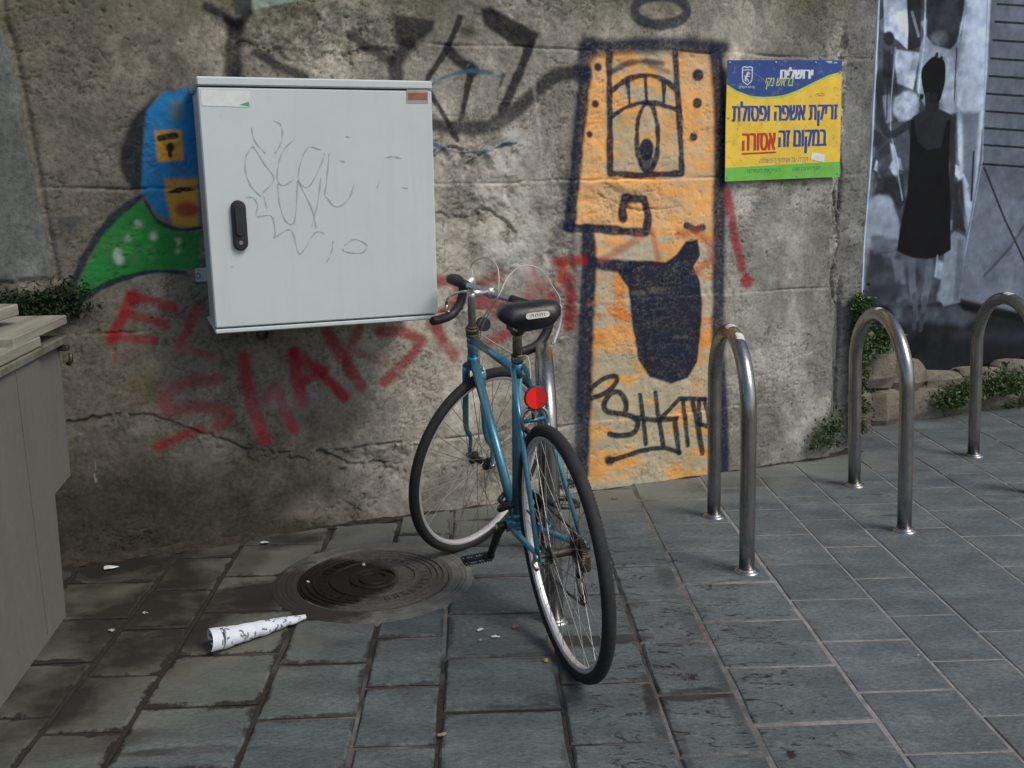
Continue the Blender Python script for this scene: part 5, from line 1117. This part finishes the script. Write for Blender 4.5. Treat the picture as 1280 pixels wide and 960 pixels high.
m = MB(); m.lathe([(.0001,.003),(.272,.003),(.274,-.02)], 96, 'z'); m.build('plate', im.m, mh)
for r_ in (.05, .082, .155, .215, .236, .258): 
    m = MB(); m.lathe([(r_-.006,.002),(r_-.0035,.0085),(r_+.0035,.0085),(r_+.006,.002)], 96, 'z'); m.build('ring', im.m, mh)
m = MB(); r2 = random.Random(3)
for i in range(34):
    if i in (8, 9, 24, 25): continue
    a = 2*math.pi*i/34
    for k_ in range(2):
        aa = a+(.03 if k_ else -.03); T = lambda p, aa=aa: ((p[0])*math.cos(aa)-p[1]*math.sin(aa), p[0]*math.sin(aa)+p[1]*math.cos(aa), p[2])
        m.box(.172, .200, -.003, .003, .002, .007, T=T)
    if i % 3: m.box(.184+.008*(i % 2), .190+.008*(i % 2), -.006, .006, .002, .0068, T=lambda p, aa=a: ((p[0])*math.cos(aa)-p[1]*math.sin(aa), p[0]*math.sin(aa)+p[1]*math.cos(aa), p[2]))
tag(m.build('cast_relief', im.m, mh), kind='stuff')

#@@SMALL
# ------------------------------------------------------------------ rolled paper
pa_, pb_ = gnd(268, 800, .03), gnd(381, 771, .012)
axis = pb_-pa_; axl = np.linalg.norm(axis); ax = axis/axl; upv = np.array([0, 0, 1.0]); sdv = np.cross(ax, upv); sdv /= np.linalg.norm(sdv); upv = np.cross(sdv, ax)
NL, NA = 150, 120; V_ = []; C_ = []
R3 = np.random.RandomState(5)
marks = [(R3.uniform(.03, .97), R3.uniform(.0, 1.0), R3.uniform(-1, 1), R3.uniform(.006, .028)) for _ in range(75)]
for i in range(NL+1):
    t = i/NL; r0_ = .037*(1-t)+.009*t
    for j in range(NA+1):
        a_ = j/NA; ang = -.6+a_*2*math.pi*1.35; rr_ = r0_*(1+.10*a_)+.0022*math.sin(9*t+4*a_)+.0016*math.sin(31*t-7*a_)*math.sin(13*a_+2)
        skew = t*axl + (.05*(a_-.5) if t < .02 else .02*(a_-.5))*(1-t)
        p = pa_+ax*skew+rr_*(math.cos(ang)*sdv*1.05+math.sin(ang)*upv*.80); p[2] = max(p[2], .004); V_.append(p)
me_v = np.array(V_); ink = np.zeros(len(V_)); tt = np.repeat(np.arange(NL+1)/NL, NA+1); aa = np.tile(np.arange(NA+1)/NA, NL+1)
for (mt_, ma_, md, ml) in marks:
    dx = (tt-mt_)*axl; dy = (aa-ma_)*.2; c_, s_ = math.cos(md*1.4), math.sin(md*1.4); u_ = dx*c_+dy*s_; v_ = -dx*s_+dy*c_
    ink = np.maximum(ink, (np.abs(u_) < ml*.5)*(np.abs(v_+.002*np.sin(u_*300)) < .0022))
me = bpy.data.meshes.new('rolled_paper'); me.from_pydata([tuple(p) for p in V_], [], [(i*(NA+1)+j, (i+1)*(NA+1)+j, (i+1)*(NA+1)+j+1, i*(NA+1)+j+1) for i in range(NL) for j in range(NA)]); me.polygons.foreach_set('use_smooth', [True]*len(me.polygons))
cl_ = np.ones((len(V_), 4), np.float32); cl_[:, :3] = np.array([.66,.70,.78])*(1-ink[:, None])+np.array([.05,.06,.09])*ink[:, None]; at = me.attributes.new('paint', 'FLOAT_COLOR', 'POINT'); at.data.foreach_set('color', cl_.ravel())
o = link('rolled_paper', me, vcol('white_paper', .8, 25, .3)); tag(o, 'handwritten white paper rolled into a cone on the paving by the manhole', 'paper')
def scrap(name, px, py, size, mat, label, cat, seed, asp=1.5, hgt=.006, grp=None):
    r_ = random.Random(seed); g0 = gnd(px, py); m = MB(); n = 9; ring = []
    for k_ in range(n):
        a = 2*math.pi*k_/n; q_ = size*.78*r_.uniform(.5, 1.15); ring.append((g0[0]+q_*asp*math.cos(a), g0[1]+q_*math.sin(a), .0035+r_.uniform(0, hgt)))
    c0 = (g0[0], g0[1], .004+hgt*1.1); c1_ = (g0[0], g0[1], .002); m.add(ring+[c0]+[(x, y, z-.0012) for x, y, z in ring], [(k_, (k_+1) % n, n) for k_ in range(n)]+[(k_, n+1+k_, n+1+(k_+1) % n, (k_+1) % n) for k_ in range(n)]); o = m.build(name, mat); tag(o, label, cat, grp); return o
wp = simple('white_scrap', (.62,.66,.68), .7, bump=.1); op = simple('orange_peel', (.42,.13,.07), .6, bump=.3); gp = simple('dull_scrap', (.30,.33,.28), .8); tp = simple('tan_leaf', (.30,.20,.10), .8, bump=.2); pp = simple('pink_scrap', (.66,.42,.34), .7)
scrap('paper_scrap', 601, 789, .010, wp, 'white paper scrap nearest the manhole, on the slab left of the rear wheel', 'litter', 1)
scrap('paper_scrap', 619, 797, .009, wp, 'thin white sliver just right of and below the white scrap by the rear wheel', 'litter', 2, 1.9, .002)
scrap('paper_scrap', 601, 802, .005, gp, 'tiny pale green scrap below the white scrap by the rear wheel', 'litter', 3)
scrap('orange_peel', 645, 786, .013, op, 'curled orange peel on the slab left of the rear wheel', 'peel', 4, 1.3, .010)
scrap('cigarette_butt', 553, 921, .007, tp, 'tan cigarette butt in the paving joint at the bottom edge', 'litter', 5, 2.0)
scrap('paper_scrap', 138, 712, .022, wp, 'white crumpled scrap in the dark corner by the container', 'litter', 6, 1.8, .010)
scrap('paper_scrap', 181, 768, .010, gp, 'dull round scrap at the edge of the damp stain', 'litter', 7)
scrap('paper_scrap', 140, 790, .012, gp, 'grey scrap in the middle of the damp stain by the container', 'litter', 8)
scrap('cigarette_butt', 682, 828, .009, tp, 'crushed tan butt on the paving just left of the rear tyre', 'litter', 9, 1.4, .008)
scrap('pebble', 455, 708, .008, wp, 'small white pebble on the upper half of the manhole cover', 'pebble', 10, 1, .008); scrap('pebble', 385, 730, .008, wp, 'small white pebble on the left part of the manhole cover', 'pebble', 11, 1, .008)
scrap('paper_scrap', 331, 680, .014, wp, 'flat white scrap at the foot of the wall above the manhole', 'litter', 12, 1.8)
scrap('paper_scrap', 1013, 566, .016, pp, 'pink scrap by the weeds at the corner of the concrete wall', 'litter', 13, 1.2, .014)
scrap('dry_leaf', 790, 585, .009, tp, 'brown dry leaf at the wall foot under the orange figure', 'leaf', 14, 1.8); scrap('dry_leaf', 768, 624, .010, tp, 'brown dry leaf on the paving right of the rear tyre', 'leaf', 15, 1.5)
scrap('pebble', 1147, 821, .006, wp, 'tiny white pebble on the slabs at lower right', 'pebble', 16, 1, .005); scrap('paper_scrap', 1155, 521, .009, wp, 'small white scrap below the stone footing', 'litter', 17)

# dirt heaped along the wall foot
dm = NT('wall_foot_dirt', .95); d1 = dm.noise(30, 6, .7); dm.color(dm.ramp(d1, [(.35, (.014,.011,.008)), (.65, (.055,.045,.032))])); dm.bump(dm.noise(120, 5, .7), .9, .006)
m = MB(); V_ = []; NS = 420; K = 7
rs_ = np.random.RandomState(2)
wid = np.interp(np.linspace(0, 1, NS+1), np.linspace(0, 1, 40), rs_.uniform(.015, .055, 40))
for i in range(NS+1):
    s_ = -2.2+3.95*i/NS; w_ = wid[i]*(2.2 if s_ < -1.0 else 1)
    for j in range(K): 
        q_ = j/(K-1); V_.append(WX(s_, .026*(1-q_)**1.5*(.6+.5*math.sin(i*.37)*math.sin(i*.11))+.0045*(1-q_)+rs_.uniform(0, .002)-.004*q_, -.035+(.035+w_)*q_))
m.add(V_, [(i*K+j, (i+1)*K+j, (i+1)*K+j+1, i*K+j+1) for i in range(NS) for j in range(K-1)]); o = m.build('dirt', dm.m); tag(o, 'dark soil and debris gathered along the foot of the concrete wall', 'dirt', kind='stuff')

# ------------------------------------------------------------------ weeds
lf = NT('weed_leaf', .6); l1 = lf.noise(25, 4, .6); loi = lf.attr('shade'); lc = lf.ramp(l1, [(.3, (.022,.055,.010)), (.7, (.075,.15,.028))]); lf.color(lf.mix(.5, lc, loi.outputs['Color'], 'MULTIPLY')); lf.b.inputs['Subsurface Weight'].default_value = 0
stm = simple('weed_stem', (.10,.11,.04), .8)
lf2 = NT('shaded_creeper_leaf', .7, spec=.2); lc2 = lf2.ramp(lf2.noise(25, 4, .6), [(.3, (.010,.022,.008)), (.7, (.035,.055,.020))]); lf2.color(lf2.mix(.6, lc2, lf2.attr('shade').outputs['Color'], 'MULTIPLY'))  # leaf colour darkened to paint in the shade the creeper stands in
def weed(name, pts3, n, size, spread, label, seed, upb=.5, out=None, leafm=None):
    r_ = np.random.RandomState(seed); root = empty(name, Matrix.Translation(Vector(pts3[0]))); tag(root, label, 'plant'); o0 = np.array(pts3[0])
    P = np.array([np.array(p)-o0 for p in pts3]); lv = []; lfc = []; shd = []; stb = MB()
    out = wnrm if out is None else out
    for k_ in range(max(6, n//45)):
        i = r_.randint(len(P)); a = P[i]; d = r_.normal(0, 1, 3)*.6; d[2] = abs(d[2])+upb; d = d+out*.5; d /= np.linalg.norm(d); L = spread[2]*r_.uniform(.8, 2.1); stb.tube([a, a+d*L*.5+[0, 0, .004], a+d*L], [.0018, .0014, .0008], 5)
    for k_ in range(int(n*1.9)):
        i = r_.randint(len(P)); c = P[i]+wv*r_.normal(0, spread[0])+out*abs(r_.normal(0, spread[1]))+np.array([0, 0, abs(r_.normal(0, spread[2]))]); c[2] = max(c[2], -o0[2]+.003)
        u = r_.normal(0, 1, 3); u /= np.linalg.norm(u); v = np.cross(u, r_.normal(0, 1, 3)); v /= np.linalg.norm(v); s_ = size*(.35+1.0*r_.uniform(0, 1)**2.5); w_ = np.cross(u, v)*s_*.2; b = len(lv)
        lv += [c-u*s_, c-u*s_*.1+v*s_*.55+w_, c+u*s_*1.1, c-u*s_*.1-v*s_*.55+w_, c-w_*.3]; lfc += [(b, b+4, b+1), (b+4, b+2, b+1), (b, b+3, b+4), (b+4, b+3, b+2)]; q_ = r_.uniform(.35, 1.0); shd += [(q_, q_, q_*.9, 1)]*5
    me = bpy.data.meshes.new('foliage'); me.from_pydata([tuple(p) for p in lv], [], lfc); at = me.attributes.new('shade', 'FLOAT_COLOR', 'POINT'); at.data.foreach_set('color', np.array(shd, np.float32).ravel())
    f = link('foliage', me, leafm or lf.m, root); tag(f, kind='stuff'); tag(stb.build('stem', stm, root), kind='stuff'); return root
def wp3(x, y, D): s_, z_ = wall_sz(x, y, D); return WX(s_, max(z_, .0), D)
weed('weed', [wp3(1035, 556, .03), wp3(1020, 560, .04), wp3(1040, 540, .03)], 420, .010, (.035, .02, .055), 'green weed growing at the foot of the concrete wall, left of its corner', 1)
weed('climbing_weed', [wp3(1064, y, .0)+wv*.03 for y in (385, 400, 415, 430, 450, 470, 490, 515, 540)], 1500, .013, (.022, .03, .03), 'tall strip of weed climbing the corner between concrete wall and mural', 2)
weed('weed', [WX(1.80, .02, -.30), WX(1.88, .02, -.34), WX(1.78, .05, -.3)], 500, .012, (.05, .03, .05), 'low weed at the foot of the stones behind the second rack from the right', 3)
weed('weed', [wp3(1186, 508, MD+.16), wp3(1195, 500, MD+.16), wp3(1205, 498, MD+.16), wp3(1178, 505, MD+.16)], 1100, .012, (.05, .03, .045), 'bushy weed on the stone footing left of the far right rack', 4)
weed('weed', [wp3(1240, 492, MD+.16), wp3(1250, 482, MD+.16), wp3(1262, 490, MD+.16), wp3(1230, 495, MD+.16)], 1200, .012, (.055, .03, .05), 'bushy weed on the stone footing behind the far right rack', 5)
weed('weed', [wp3(1105, 425, MD+.16), wp3(1095, 440, MD+.17)], 500, .012, (.04, .03, .04), 'weed on the upper stones at the lower left corner of the mural', 6)
weed('wall_creeper', [wp3(x, y, .02) for x, y in ((2,392),(20,390),(40,392),(60,395),(75,398),(85,392),(10,382),(50,384),(80,372))], 1500, .010, (.04, .02, .026), 'green creeper with shade-darkened leaf colour on the wall above the planks at the left edge', 7, leafm=lf2.m)
# continuous low tufts are scattered along the wall foot at right
weed('grass_tuft', [WX(3.1, 0, MD+.13), WX(3.25, 0, MD+.13), WX(3.4, 0, MD+.13)], 500, .010, (.06, .02, .03), 'thin tuft of weeds on the paving edge at the far right', 8)
